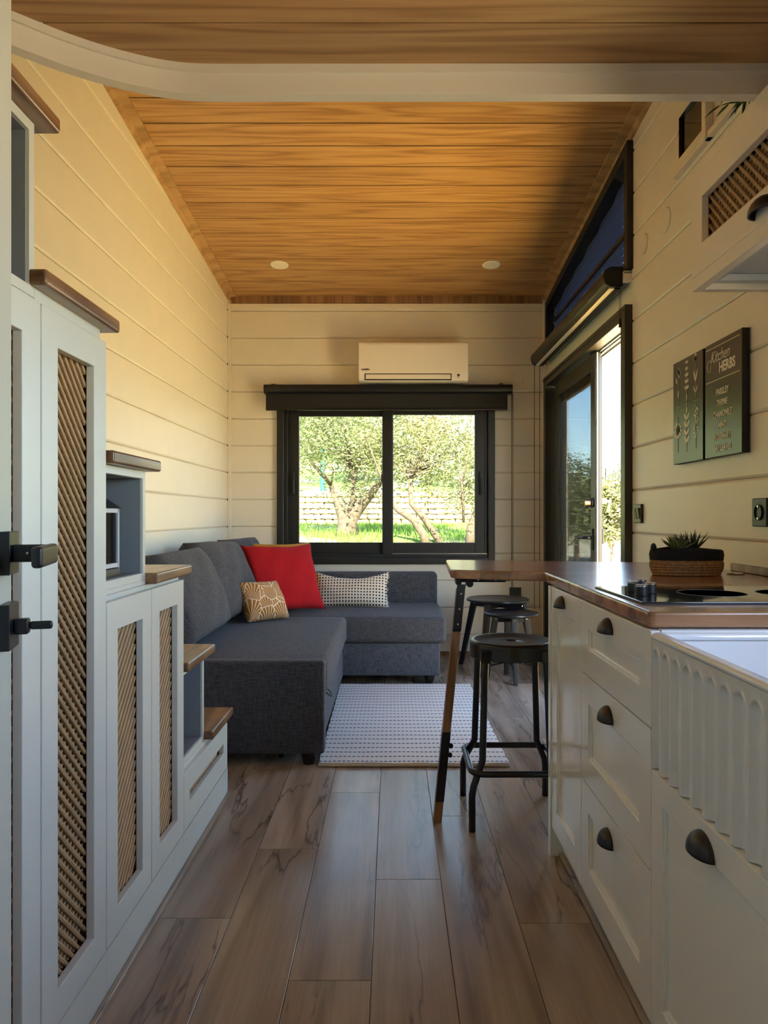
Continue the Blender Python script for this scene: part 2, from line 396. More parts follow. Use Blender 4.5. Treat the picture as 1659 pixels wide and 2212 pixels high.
# ceiling with boards
mb = MB(); mb.prism([(YR-2.6, 0), (YB+.2, 0), (YB+.2, .14), (YR-2.6, .14)], lambda q: (XL-.2, q[0], zc(q[0])+.014+q[1]), lambda q: (XR+.13, q[0], zc(q[0])+.014+q[1]))  # slab runs on past the rear wall as an added sun-blocking overhang
ceiling = struct('ceiling', mb, 'rubber')  # backing coloured black so the gaps between boards look shaded
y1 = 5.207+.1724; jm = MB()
while y1 > .7:
    a, b = y1-.1724, min(y1, YB); y1 -= .1724
    mb = MB(); c = .0032; e = .0022
    prof = [(a+c, .014), (a+c, e), (a+c+.0015, 0), (b-c-.0015, 0), (b-c, e), (b-c, .014)]
    mb.prism(prof, lambda q: (XL, q[0], zc(q[0])+q[1]), lambda q: (XR, q[0], zc(q[0])+q[1]))
    obj('plank', mb, 'ceil', ceiling)
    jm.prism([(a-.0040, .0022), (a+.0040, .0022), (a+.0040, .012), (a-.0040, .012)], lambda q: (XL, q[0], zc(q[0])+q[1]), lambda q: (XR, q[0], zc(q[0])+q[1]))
obj('gap_shade_strip', jm, 'gap_shade', ceiling, kind='stuff')  # dark strips put the shade of the board gaps into colour
# wooden cornice strips
t = .012
def cor(mb, x, sg, y0, y1):
    mb.prism([(0, 0), (sg*.062, 0), (sg*.062, -.008), (sg*.02, -.012), (sg*.012, -.03), (0, -.034)],
             lambda q: (x+q[0], y0, zc(y0)+q[1]), lambda q: (x+q[0], y1, zc(y1)+q[1]))
for nm, x, sg in (('trim_1', XL, 1), ('trim_2', XR, -1)):
    mb = MB(); cor(mb, x, sg, .7, YB-.0); struct(nm, mb, 'trimw')
def strip_back():
    mb = MB()
    n = 18
    root = struct('trim_3', MB().box(XL+.02, XR-.02, YB-.010, YB, 2.578, 2.640), 'trimw')
    for i in range(n):
        x0 = XL+.03+(XR-XL-.06)*i/n; x1 = XL+.03+(XR-XL-.06)*(i+1)/n
        obj('strip', MB().box(x0+.0004, x1-.0004, YB-.016, YB-.010, 2.578, 2.636), 'legwood', root)
strip_back()
# corner trims
for nm, x0, x1 in (('trim_4', XL, XL+.022), ('trim_5', XR-.022, XR)):
    r = struct(nm, MB().box(x0, x1, YB-.022, YB, 0, 2.575), 'trim', bevel=.002)
    mb = MB()
    for k in range(13):
        z = -.047+.198*(k+1)
        xx = x0-.0005 if x0 > 0 else x1+.0005
        if x0 > 0: mb.box(XR-.004, XR-.0002, YB-.032, YB-.024, z-.006, z+.006)
        else: mb.box(XL+.0002, XL+.004, YB-.032, YB-.024, z-.006, z+.006)
    obj('groove_end_shade', mb, 'rubber', r, kind='stuff')  # black marks painted for the shade where wall grooves meet the trim
struct('baseboard_back', MB().box(XL+.02, XR-.02, YB-.012, YB, 0, .03), 'legwood', bevel=.002)
struct('trim_6', MB().box(-.604, -.592, .5, 2.66, 0, .012), 'floor', bevel=.002)
struct('trim_7', MB().box(.500, .513, -.5, 2.17, 0, .012), 'floor', bevel=.002)
struct('trim_8', MB().box(XL, XR-.022, YB-.014, YB, 2.545, 2.576), 'trim', bevel=.002)
# exterior skin of the right and left walls is hidden; roof overhang past the rear is added to block the sun
# ------------------------------------------------------------------ loft platform with curved fascia
curve = [(-.96, .2), (-.955, .80), (-.93, 1.0), (-.895, 1.13), (-.85, 1.245), (-.80, 1.325), (-.765, 1.365), (-.734, 1.39), (-.714, 1.4145), (-.6695, 1.465), (-.609, 1.5127), (-.5638, 1.5347), (-.502, 1.5527), (-.435, 1.5566), (-.3, 1.555), (1.121, 1.553)]
curve = [(-.96, .2), (-.955, .80), (-.945, 1.0), (-.915, 1.15), (-.865, 1.26), (-.80, 1.34), (-.734, 1.392), (-.6695, 1.446), (-.609, 1.487), (-.55, 1.518), (-.49, 1.541), (-.43, 1.553), (-.35, 1.5555), (-.25, 1.555), (1.121, 1.553)]
def cy(x):
    for (a, b), (c, d) in zip(curve, curve[1:]):
        if a <= x <= c and c > a: return b+(d-b)*(x-a)/(c-a)
    return 1.553
mb = MB()
mb.prism([(curve[0][0], YR)]+curve+[(1.121, YR)], lambda q: (q[0], q[1], 2.004), lambda q: (q[0], q[1], 2.12))
loft = struct('loft_platform', mb, 'rubber')
y1 = 1.4200+.1724
while y1 > YR+.1:
    a, b = y1-.1724+.0018, y1-.0018; y1 -= .1724
    xs = [x for x in np.linspace(-.96, 1.119, 140) if cy(x)-.004 > a+.0]
    if len(xs) < 2: continue
    top = [(x, min(b, cy(x)-.004)) for x in xs]
    poly = [(xs[-1], a), (xs[0], a)]+top if top[0][1] > a+1e-4 else [(xs[-1], a)]+top
    # fan of convex quads so the curved end stays clean
    mb = MB()
    for (x0, t0), (x1, t1) in zip(top, top[1:]):
        mb.add([(x0, a, 1.992), (x1, a, 1.992), (x1, t1, 1.992), (x0, t0, 1.992)], [(0, 1, 2, 3)])
    mb.add([(xs[0], a, 1.992), (xs[-1], a, 1.992), (xs[-1], a, 2.004), (xs[0], a, 2.004)], [(0, 1, 2, 3)])
    mb.add([(xs[0], b, 1.992), (xs[-1], b, 1.992), (xs[-1], b, 2.004), (xs[0], b, 2.004)], [(0, 1, 2, 3)] if top[0][1] >= b-1e-6 else [])
    o = obj('plank', mb, 'ceil', loft)
def ribbon(pts, off0, off1, z0, z1):
    mb = MB(); n = len(pts); nor = []
    for i in range(n):
        a = Vector(pts[max(0, i-1)]); b = Vector(pts[min(n-1, i+1)]); d = (b-a).normalized(); nor.append(Vector((-d.y, d.x)))
    ring = []
    for p, q in zip(pts, nor):
        a = Vector(p)+q*off0; b = Vector(p)+q*off1
        ring.append([(a.x, a.y, z0), (b.x, b.y, z0), (b.x, b.y, z1), (a.x, a.y, z1)])
    for i in range(n-1):
        vs = ring[i]+ring[i+1]
        mb.add(vs, [(0, 1, 5, 4), (1, 2, 6, 5), (2, 3, 7, 6), (3, 0, 4, 7)])
    mb.add(ring[0], [(0, 1, 2, 3)]); mb.add(ring[-1], [(0, 1, 2, 3)]); return mb
def smooth_curve(pts, n=6):
    out = []
    for i in range(len(pts)-1):
        p0, p1, p2, p3 = [Vector(pts[min(max(j, 0), len(pts)-1)]) for j in (i-1, i, i+1, i+2)]
        for k in range(n):
            t = k/n
            out.append(tuple(.5*((2*p1)+(-p0+p2)*t+(2*p0-5*p1+4*p2-p3)*t*t+(-p0+3*p1-3*p2+p3)*t**3)))
    return out+[pts[-1]]
cs = smooth_curve(curve[:-1])+[curve[-1]]
obj('fascia', ribbon(cs, 0, .028, 1.93, 2.16), 'trim', loft, weld=True)
obj('fascia_bead', ribbon(cs, -.007, 0, 1.976, 1.993), 'trim', loft, weld=True)

# ------------------------------------------------------------------ back window
def bars(mb, x0, x1, z0, z1, wd, y0, y1, wb=None):
    wb = wb or wd
    mb.box(x0, x0+wd, y0, y1, z0, z1); mb.box(x1-wd, x1, y0, y1, z0, z1)
    mb.box(x0+wd, x1-wd, y0, y1, z0, z0+wb); mb.box(x0+wd, x1-wd, y0, y1, z1-wd, z1)
window_1 = struct('window_1', (lambda mb: (bars(mb, -.846, .748, .668, 1.90, .05, 5.27, 5.325, .05), mb)[1])(MB()), 'blackm', bevel=.004)
obj('inner_frame', (lambda mb: (bars(mb, -.80, .705, .712, 1.86, .03, 5.30, 5.41, .03), mb)[1])(MB()), 'blackm', window_1, bevel=.002)
mb = MB(); bars(mb, -.775, .005, .735, 1.84, .082, 5.345, 5.385, .09); mb2 = MB()
sash1 = obj('sash', mb, 'blackm', window_1, bevel=.003)
mb = MB(); bars(mb, -.075, .68, .735, 1.84, .075, 5.305, 5.343, .09)
sash2 = obj('sash', mb, 'blackm', window_1, bevel=.003)
obj('pane', MB().box(-.70, -.07, 5.362, 5.368, .80, 1.78), 'glass_w', sash1)
obj('pane', MB().box(-.005, .61, 5.322, 5.328, .80, 1.78), 'glass_w', sash2)
obj('track', MB().box(0, .70, 5.298, 5.304, .742, .748), 'steel', window_1)
for x, y in ((-.735, 5.33), (.648, 5.29)):
    mb = MB().box(x-.011, x+.011, y-.004, y+.008, 1.175, 1.345); h_ = obj('handle', mb, 'black', window_1, bevel=.003)
    obj('lever', MB().box(x-.002, x+.010, y-.024, y-.004, 1.185, 1.295), 'rubber', h_, bevel=.003)
obj('latch', MB().box(-.085, -.072, 5.33, 5.345, 1.27, 1.33), 'rubber', window_1, bevel=.002)

# roller blind on the back wall
bl = thing('roller_blind', (-.03, 5.22, 1.9), 'wide black roller blind pulled up above the back window', 'blind', 'roller blinds')
mb = MB(); prof = [(0, 0), (.07, 0), (.085, .012), (.09, .035), (.085, .058), (.07, .066), (0, .066)]
mb.prism(prof, lambda q: (-.928, 5.275-q[0], 1.904+q[1]), lambda q: (.864, 5.275-q[0], 1.904+q[1])); obj('cassette', mb, 'black', bl, bevel=.003)
obj('shade_fabric', MB().box(-.915, .83, 5.216, 5.219, 1.79, 1.93), 'blind', bl)
obj('bottom_bar', MB().box(-.915, .83, 5.209, 5.226, 1.783, 1.80), 'black', bl, bevel=.004)
for x in (-.86, .78): obj('mounting_clip', MB().box(x-.014, x+.014, 5.19, 5.23, 1.970, 1.976), 'steel', bl)
obj('pull_cord', MB().tube([(.858, 5.20, 1.905), (.858, 5.20, .49)], .0022, 6).tube([(.868, 5.21, 1.905), (.868, 5.21, .49)], .0022, 6), 'rubber', bl)

# air conditioner
ac = thing('air_conditioner', (.148, 5.18, 1.97), 'white split air conditioner unit on the wall above the window', 'air conditioner')
mb = MB(); prof = [(0, 1.995), (.13, 1.972), (.185, 1.978), (.205, 2.0), (.215, 2.05), (.216, 2.22), (.208, 2.243), (.19, 2.25), (0, 2.25)]
mb.prism(prof, lambda q: (-.240, 5.296-q[0], q[1]), lambda q: (.534, 5.296-q[0], q[1])); obj('body', mb, 'white', ac, bevel=.006, seg=3)
obj('louver_flap', MB().box(-.190, .410, 5.083, 5.100, 1.985, 2.02), 'white', ac, bevel=.004)
obj('vent_slot', MB().box(-.196, .416, 5.086, 5.099, 1.979, 2.026), 'rubber', ac)
obj('display', MB().box(.456, .472, 5.077, 5.09, 2.008, 2.018), 'led', ac)
obj('sensor_dot', MB().box(.461, .467, 5.078, 5.09, 1.997, 2.002), 'black', ac)
# text helper
def text_mesh(name, body, size, mat, parent, origin, xdir, ydir, sx=1.0, shear=0, bold=0, align='CENTER', off=.0006):
    cu = bpy.data.curves.new(name, 'FONT'); cu.body = body; cu.size = size; cu.shear = shear; cu.offset = bold; cu.align_x = align; cu.extrude = .0002
    cu.resolution_u = 3
    o = bpy.data.objects.new('tmp', cu); C.objects.link(o)
    dg = bpy.context.evaluated_depsgraph_get(); me = bpy.data.meshes.new_from_object(o.evaluated_get(dg))
    bpy.data.objects.remove(o, do_unlink=True)
    X = Vector(xdir); Y = Vector(ydir); Z = X.cross(Y); O = Vector(origin)
    mb = MB(); mb.add([O+X*v.co.x*sx+Y*v.co.y+Z*(v.co.z+off) for v in me.vertices], [tuple(p.vertices) for p in me.polygons])
    return obj(name, mb, mat, parent)
text_mesh('lettering', 'DAIKIN', .017, 'rubber', ac, (-.19, 5.0798, 2.046), (1, 0, 0), (0, 0, 1), bold=.0004)

# ------------------------------------------------------------------ right side: glazed door
door_2 = struct('door_2', (lambda mb: (mb.box(1.085, 1.24, 3.375, 3.44, 0, 2.012), mb.box(1.085, 1.24, 5.14, 5.20, 0, 2.012), mb.box(1.085, 1.24, 3.44, 5.14, 1.945, 2.012), mb.box(1.13, 1.24, 3.44, 5.14, -.02, .03), mb)[-1])(MB()), 'bronze', bevel=.003)
obj('frame_bead', MB().box(1.078, 1.087, 3.39, 5.19, 1.985, 1.992), 'bronze', door_2)
for x in (1.152, 1.176, 1.208):
    obj('track', MB().box(x, x+.006, 3.44, 4.2, 1.936, 1.946), 'steel', door_2)
def leaf(x, y0, y1, glassmat, st=.085):
    mb = MB()
    mb.box(x, x+.034, y0, y0+st, .03, 1.935); mb.box(x, x+.034, y1-st, y1, .03, 1.935)
    mb.box(x, x+.034, y0+st, y1-st, 1.935-st, 1.935); mb.box(x, x+.034, y0+st, y1-st, .03, .13)
    lf = obj('door_leaf', mb, 'bronze', door_2, bevel=.003)
    obj('pane', MB().box(x+.014, x+.020, y0+st-.005, y1-st+.005, .125, 1.86), glassmat, lf)
    return lf
lf1 = leaf(1.128, 4.03, 5.02, 'glass_d'); lf2 = leaf(1.166, 4.13, 5.13, 'glass_w', .125)
obj('edge_strip', MB().box(1.136, 1.142, 4.018, 4.030, .03, 1.935), 'white', lf1, bevel=.002)
obj('edge_strip', MB().box(1.172, 1.180, 4.12, 4.13, .03, 1.935), 'cabin', lf2, bevel=.002)
obj('back_plate', MB().box(1.119, 1.129, 4.055, 4.085, .83, .95), 'black', lf1, bevel=.003)
mb = MB().tube([(1.122, 4.07, .90), (1.085, 4.07, .90)], .010, 10).tube([(1.088, 4.065, .90), (1.082, 4.20, .893)], [.010, .008], 10)
obj('lever_handle', mb, 'black', lf1, smooth=True)
obj('lock_rosette', MB().lathe([(.0, -.006), (.026, -.006), (.028, 0), (.026, .004), (0, .004)], (1.122, 4.07, 1.095), 24, 'X'), 'black', lf1, smooth=True)
obj('lock_cylinder', MB().lathe([(0, -.036), (.013, -.034), (.013, 0), (0, 0)], (1.118, 4.07, 1.095), 16, 'X'), 'brass', lf1)
obj('lock_cylinder', MB().lathe([(0, 0), (.014, 0), (.014, .028), (0, .030)], (1.201, 4.15, 1.105), 16, 'X'), 'brass', lf2)
obj('outer_pull', MB().tube([(1.200, 4.14, 1.295), (1.222, 4.14, 1.295), (1.222, 4.14, 1.235), (1.200, 4.14, 1.235)], .0035, 8), 'black', lf2)
obj('outer_handle', MB().box(1.200, 1.210, 4.135, 4.17, .86, .95), 'black', lf2, bevel=.003)
ky = thing('key_ring', (1.24, 4.15, 1.05), 'bunch of keys with green tag hanging in the outer lock of the glazed door', 'keys')
obj('key', MB().box(1.229, 1.242, 4.148, 4.151, 1.101, 1.109).lathe([(0, -.0015), (.009, -.0015), (.009, .0015), (0, .0015)], (1.246, 4.1495, 1.105), 14, 'Y'), 'steel', ky)
obj('ring', MB().tube([(1.246+.004*math.sin(a), 4.1495, 1.094+.010*math.cos(a)) for a in np.linspace(0, 2*PI, 14)], .0012, 6), 'brass', ky)
mb = MB(); R_ = Matrix.Rotation(.22, 3, 'Y')
mb.box(-.008, .008, -.002, .002, -.045, 0); mb.v = [tuple(R_ @ Vector(v)+Vector((1.246, 4.1495, 1.086))) for v in mb.v]
obj('tag', mb, 'tag', ky, label='bright green plastic tag')
# trapezoid window above the door
zb0 = 2.175
def tf(y): return 2.772-.1235*(y-3.363)
mb = MB(); Yo0, Yo1, wf = 3.363, 5.18, .045
outer = [(Yo0, zb0), (Yo1, zb0), (Yo1, tf(Yo1)), (Yo0, tf(Yo0))]
inner = [(Yo0+wf, zb0+.03), (Yo1-wf, zb0+.03), (Yo1-wf, tf(Yo1-wf)-.055), (Yo0+wf, tf(Yo0+wf)-.055)]
def ringprism(mb, o, i, x0, x1):
    for k in range(4):
        q = [o[k], o[(k+1) % 4], i[(k+1) % 4], i[k]]
        mb.prism(q, lambda p: (x0, p[0], p[1]), lambda p: (x1, p[0], p[1]))
ringprism(mb, outer, inner, 1.092, 1.24)
window_2 = struct('window_2', mb, 'blackm')
obj('pane', (lambda m: m.prism(inner, lambda p: (1.20, p[0], p[1]), lambda p: (1.206, p[0], p[1])))(MB()), 'glass_w', window_2)
ib = [(3.36+wf+.01, 0), (5.13, 0)]
# pleated blind
pb = thing('pleated_blind', (1.13, 4.27, 2.2), 'navy pleated blind with cord holes inside the slanted window', 'blind')
mb = MB(); ph = .018; holes = [3.62, 3.98, 4.34, 4.70, 5.02, 3.44]
holes = sorted(holes); k = 0
Y0p, Y1p = Yo0+wf+.004, Yo1-wf-.004
z = zb0+.035
while z < 2.70:
    xa, xb = (1.150, 1.162) if k % 2 == 0 else (1.162, 1.150)
    yl0, yl1 = [min(Y1p, 3.363+(2.772-.048-zz)/.1235) for zz in (z, z+ph)]; ylim = yl1
    if ylim > Y0p+.02:
        cuts = [Y0p]
        for h in holes:
            if Y0p+.01 < h < ylim-.01: cuts += [h-.0035, h+.0035]
        cuts.append(ylim); isgap = False
        for a, b in zip(cuts, cuts[1:]):
            bl_ = yl0 if b == ylim else b
            def q(z0f, z1f):
                mb.add([(xa+(xb-xa)*z0f, a, z+ph*z0f), (xa+(xb-xa)*z0f, b+(bl_-b)*(1-z0f), z+ph*z0f), (xa+(xb-xa)*z1f, b, z+ph*z1f), (xa+(xb-xa)*z1f, a, z+ph*z1f)], [(0, 1, 2, 3)])
            if not isgap or k % 2: q(0, 1)
            else: q(0, .3); q(.7, 1)
            isgap = not isgap
    z += ph; k += 1
obj('pleats', mb, 'navy', pb)
for z0, y_1 in ((2.395, 5.12), (2.21, 5.12)):
    obj('rail', MB().box(1.135, 1.168, Y0p, min(y_1, 3.363+(2.772-.058-z0-.02)/.1235), z0, z0+.018), 'brownrail', pb, bevel=.003)
# roller blind over the door
rb = thing('roller_blind', (1.06, 4.3, 2.15), 'long black roller blind with pale slot above the glazed side door', 'blind', 'roller blinds')
mb = MB(); prof = [(0, -.04), (-.055, -.045), (-.08, -.03), (-.09, 0), (-.082, .03), (-.055, .045), (0, .045)]
mb.prism(prof, lambda q: (1.085+q[0], 3.42, 2.15+q[1]), lambda q: (1.085+q[0], 5.19, 2.15+q[1])); obj('cassette', mb, 'bronze', rb, bevel=.004)
for y in (3.405, 5.19): 
    mb = MB(); mb.prism([(q[0]*1.04, q[1]*1.08) for q in prof], lambda q: (1.087+q[0], y, 2.15+q[1]), lambda q: (1.087+q[0], y+.015, 2.15+q[1])); obj('end_cap', mb, 'rubber', rb, bevel=.003)
obj('slot', MB().box(1.028, 1.052, 3.425, 5.185, 2.099, 2.1045), 'white', rb)
obj('slot_lip', MB().box(1.053, 1.08, 3.425, 5.185, 2.097, 2.104), 'rubber', rb)
obj('rolled_shade', MB().tube([(1.03, 3.44, 2.12), (1.03, 5.17, 2.12)], .012, 10), 'white', rb)
for y in (3.385, 4.3, 5.14): obj('bracket', MB().box(1.085, 1.121, y, y+.02, 2.12, 2.165).box(1.085, 1.12, y, y+.02, 2.16, 2.172), 'white', rb)
obj('pull_cord', MB().tube([(1.02, 5.195, 2.11), (1.02, 5.195, .35)], .002, 6).tube([(1.06, 5.2, 2.11), (1.06, 5.2, .35)], .002, 6), 'rubber', rb)
obj('draw_cord', MB().tube([(1.075, 3.40, 2.12), (1.075, 3.40, 1.94)], .0012, 5).tube([(1.068, 3.40, 2.12), (1.068, 3.40, 1.94)], .0012, 5), 'rubber', rb)
obj('cord_weight', MB().lathe([(.005, .02), (.006, .018), (.0075, -.02), (.004, -.022)], (1.0715, 3.40, 1.93), 12), 'rubber', rb)

# wall covers
def cover(axis, c, r, label):
    mb = MB().lathe([(0, -.006), (r-.003, -.006), (r, -.002), (r, 0), (0, 0)] , c, 40, axis)
    tag(obj('wall_cover', mb, 'wall', smooth=False), label, 'cover plate', 'round wall cover plates')
cover('X', (XR, 3.215, 2.233), .046, 'round cream cover plate on right wall, beside the slanted window')
cover('X', (XR, 2.955, 2.233), .050, 'round cream cover plate on right wall, half nearer the lattice wall cabinet')
cover('Y', (.918, YB, 2.025), .045, 'round cream cover plate on back wall right of the air conditioner')
# switch and sockets
sw = thing('light_switch', (XR, 3.27, .99), 'dark double rocker light switch beside the glazed door', 'switch')
obj('plate', MB().box(XR-.014, XR, 3.225, 3.315, .99, 1.075), 'bronze', sw, bevel=.003)
for y in (3.250, 3.290):
    mb = MB(); mb.prism([(0, 0), (-.003, 0), (-.010, .05), (0, .05)], lambda q: (XR-.013+q[0], y-.016, 1.008+q[1]), lambda q: (XR-.013+q[0], y+.016, 1.008+q[1])); obj('rocker', mb, 'bronze', sw)
def socket(c, axis, label, grp='black wall sockets'):
    t_ = thing('wall_socket', c, label, 'socket', grp)
    x, y, z = c
    if axis == 'X':
        obj('plate', MB().box(x-.012, x, y-.043, y+.043, z-.043, z+.043), 'blackm', t_, bevel=.003)
        obj('socket_insert', MB().lathe([(0, -.004), (.019, -.004), (.021, -.0165), (.024, -.0165), (.024, 0)], (x-.0, y, z), 28, 'X'), 'rubber', t_, smooth=False)
        for dz in (-.018, .018): obj('contact', MB().box(x-.0165, x-.012, y-.003, y+.003, z+dz-.003, z+dz+.003), 'steel', t_)
    else:
        obj('plate', MB().box(x-.043, x+.043, y-.012, y, z-.043, z+.043), 'blackm', t_, bevel=.003)
        obj('socket_insert', MB().lathe([(0, -.004), (.019, -.004), (.021, -.0165), (.024, -.0165), (.024, 0)], (x, y, z), 28, 'Y'), 'rubber', t_)
socket((XR, 2.187, 1.033), 'X', 'square black wall socket on the right wall above the worktop basket')
socket((.90, YB, .455), 'Y', 'square black wall socket low on the back wall behind the round stools')
# down lights
for x, side in ((-.75, 'left'), (.655, 'right')):
    d = thing('downlight', (x, 4.777, zc(4.777)), 'round white recessed downlight in the wooden ceiling, on the %s' % ('side of the sofa' if x < 0 else 'side of the glazed door'), 'light', 'recessed ceiling downlights')
    sl_ = .095
    def tilt(mb): mb.v = [(a, b, c-sl_*(b-4.777)) for a, b, c in mb.v]; return mb
    obj('trim_ring', tilt(MB().lathe([(.040, -.004), (.050, -.006), (.062, -.003), (.063, .002), (.040, .002)], (x, 4.777, zc(4.777)), 40)), 'white', d, smooth=True)
    obj('diffuser', tilt(MB().lathe([(0, -.002), (.041, -.002), (.041, .002), (0, .002)], (x, 4.777, zc(4.777)), 32)), 'white', d)
# niche / dark opening and ledge on right wall
nb = MB(); nb.box(1.20, 1.21, 2.56, 2.835, 2.415, 2.585); nb.box(XR+.001, 1.2, 2.56, 2.566, 2.415, 2.585); nb.box(XR+.001, 1.2, 2.829, 2.835, 2.415, 2.585); nb.box(XR+.001, 1.2, 2.566, 2.829, 2.415, 2.421); nb.box(XR+.001, 1.2, 2.566, 2.829, 2.579, 2.585)
window_3 = struct('window_3', nb, 'dwood')
obj('pane', MB().box(XR+.012, XR+.016, 2.566, 2.829, 2.421, 2.579), 'hob', window_3)
obj('catch', MB().box(XR-.012, XR+.01, 2.55, 2.575, 2.455, 2.475), 'rubber', window_3, bevel=.002)
mb = MB()
mb.box(XR-.012, XR+.13, -.125, -.10, 1.035, 1.805); mb.box(XR-.012, XR+.13, 1.12, 1.145, 1.035, 1.805); mb.box(XR-.012, XR+.13, -.10, 1.12, 1.035, 1.06); mb.box(XR-.012, XR+.13, -.10, 1.12, 1.78, 1.805)
struct('added_light_opening', mb, 'blackm')  # frame of the added, unseen opening that lets in daylight
struct('trim_9', MB().box(XR-.03, XR, 2.520, 2.552, 2.345, 2.82), 'trim', bevel=.002)
struct('trim_10', MB().box(XR-.022, XR, 1.2, 2.838, 2.345, 2.366), 'trim', bevel=.002)
# ------------------------------------------------------------------ storage stairs on the left
XD, XC = -.605, -.622
def frame_ring(mb, x0, x1, o, i):
    """o,i = (y0,y1,z0,z1): rectangular frame between planes x0,x1"""
    oo = [(o[0], o[2]), (o[1], o[2]), (o[1], o[3]), (o[0], o[3])]; ii = [(i[0], i[2]), (i[1], i[2]), (i[1], i[3]), (i[0], i[3])]
    vs = [(x0, *p) for p in oo]+[(x0, *p) for p in ii]+[(x1, *p) for p in oo]+[(x1, *p) for p in ii]; fs = []
    for k in range(4):
        j = (k+1) % 4
        fs += [(k, j, 4+j, 4+k), (8+k, 12+k, 12+j, 8+j), (k, 8+k, 8+j, j), (4+k, 4+j, 12+j, 12+k)]
    return mb.add(vs, fs)
def rods(parent, x, sg, y0, y1, z0, z1, first, step=.0257, r=.0043):
    """sg: +1 when the viewer is on the +x side; first: slope sign of the front layer"""
    for layer, sl in ((0, first), (1, -first)):
        xx = x-sg*layer*r*1.7
        c = -3.0+.007*layer
        while c < 6:
            # z = sl*y + c
            ya, yb = y0, y1
            if sl > 0: ya, yb = max(y0, z0-c), min(y1, z1-c)
            else: ya, yb = max(y0, c-z1), min(y1, c-z0)
            if yb-ya > .006:
                ov = .006
                obj('rod', MB().tube([(xx, ya-ov, sl*(ya-ov)+c), (xx, yb+ov, sl*(yb+ov)+c)], r, 6, True), 'rod', parent, smooth=False)
            c += step
def lattice_door(parent, y0, y1, z0, z1, slot, first, name='door', sg=1, xf=XD, th=.017, mat='cab', lab=None):
    mb = frame_ring(MB(), xf, xf-sg*th, (y0, y1, z0, z1), slot)
    d = obj(name, mb, mat, parent, bevel=.0018, seg=2)
    if lab: d['label'] = lab
    obj('backing', MB().box(min(xf-sg*(th+.0165), xf-sg*(th+.019)), max(xf-sg*(th+.0165), xf-sg*(th+.019)), slot[0]-.01, slot[1]+.01, slot[2]-.01, slot[3]+.01), 'mesh', d)
    obj('backing_frame', frame_ring(MB(), xf-sg*(th+.0005), xf-sg*(th+.0164), (slot[0]-.0115, slot[1]+.0115, slot[2]-.0115, slot[3]+.0115), (slot[0]-.008, slot[1]+.008, slot[2]-.008, slot[3]+.008)), 'mesh', d)
    rods(d, xf-sg*(th+.0052), sg, *slot, first)
    return d
def tread(parent, y0, y1, ztop):
    return obj('tread', MB().box(XL+.002, -.592, y0, y1, ztop-.028, ztop), 'tread', parent, bevel=.006, seg=3)
def cubby(parent, y0, y1, z0, z1, t=.016, depth=.36):
    x1, x0 = XC, XC-depth
    mb = MB(); frame_ring(mb, x1, x0, (y0, y1, z0, z1), (y0+t, y1-t, z0+t, z1-t)); mb.box(x0-.01, x0, y0, y1, z0, z1)
    cb = obj('cubby', mb, 'cab', parent)
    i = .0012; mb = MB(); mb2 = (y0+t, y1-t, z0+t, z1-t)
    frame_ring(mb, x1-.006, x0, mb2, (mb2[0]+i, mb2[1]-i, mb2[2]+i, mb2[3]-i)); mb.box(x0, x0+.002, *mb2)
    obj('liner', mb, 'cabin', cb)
    if x0 > XL+.05: obj('rear_box', MB().box(XL+.002, x0-.011, y0, y1, z0, z1), 'cab', cb)
    return cb
# tall unit
u = thing('stair_cabinet', (-.9, 1.25, 0), 'tallest grey stair cabinet with two narrow wooden lattice doors and the two highest treads', 'cabinet', 'stepped storage stair cabinets')
obj('plinth', MB().box(XL+.002, XD, .94, 1.5285, 0, .100), 'cab', u)
def carc(parent, y0, y1, z0, z1, slot, x0=XL+.002, x1=XC, dep=.024):
    d_ = .012*1.0; mb = MB().box(min(x0, x1-math.copysign(dep, x1-x0)), max(x0, x1-math.copysign(dep, x1-x0)), y0, y1, z0, z1)
    frame_ring(mb, x1, x1-math.copysign(dep, x1-x0), (y0, y1, z0, z1), (slot[0]-d_, slot[1]+d_, slot[2]-d_, slot[3]+d_))
    return obj('carcass', mb, 'cab' if x1 < 0 else 'trim', parent)
carc(u, .944, 1.2535, .101, 1.400, (1.022, 1.180, .165, 1.326)); carc(u, 1.2545, 1.5345, .101, 1.419, (1.307, 1.465, .165, 1.326))
lattice_door(u, .962, 1.2425, .103, 1.389, (1.022, 1.180, .165, 1.326), -1)
lattice_door(u, 1.2465, 1.5265, .103, 1.389, (1.307, 1.465, .165, 1.326), -1)
cubby(u, .944, 1.2535, 1.401, 1.702, t=.018)
tread(u, .95, 1.290, 1.731); tread(u, 1.236, 1.571, 1.447)
# middle unit
u = thing('stair_cabinet', (-.9, 1.82, 0), 'middle grey stair cabinet with open cubby holding the lantern above two lattice doors', 'cabinet', 'stepped storage stair cabinets')
obj('plinth', MB().box(XL+.002, XD, 1.5295, 2.0945, 0, .100), 'cab', u)
carc(u, 1.5355, 1.8145, .101, .850, (1.592, 1.750, .165, .773)); carc(u, 1.8148, 2.0975, .101, .850, (1.878, 2.032, .165, .773)); obj('top_rail', MB().box(XL+.002, -.613, 1.5355, 2.0975, .8505, .8510), 'cab', u)
lattice_door(u, 1.530, 1.8125, .103, .838, (1.592, 1.750, .165, .773), 1)
lattice_door(u, 1.8165, 2.0925, .103, .838, (1.878, 2.032, .165, .773), 1)
cubby(u, 1.5355, 1.816, .862, 1.134, t=.018)
obj('filler_rail', MB().box(XL+.002, XC, 1.5355, 1.816, .851, .8615), 'cab', u)
tread(u, 1.8165, 2.134, .879); tread(u, 1.5365, 1.852, 1.163)
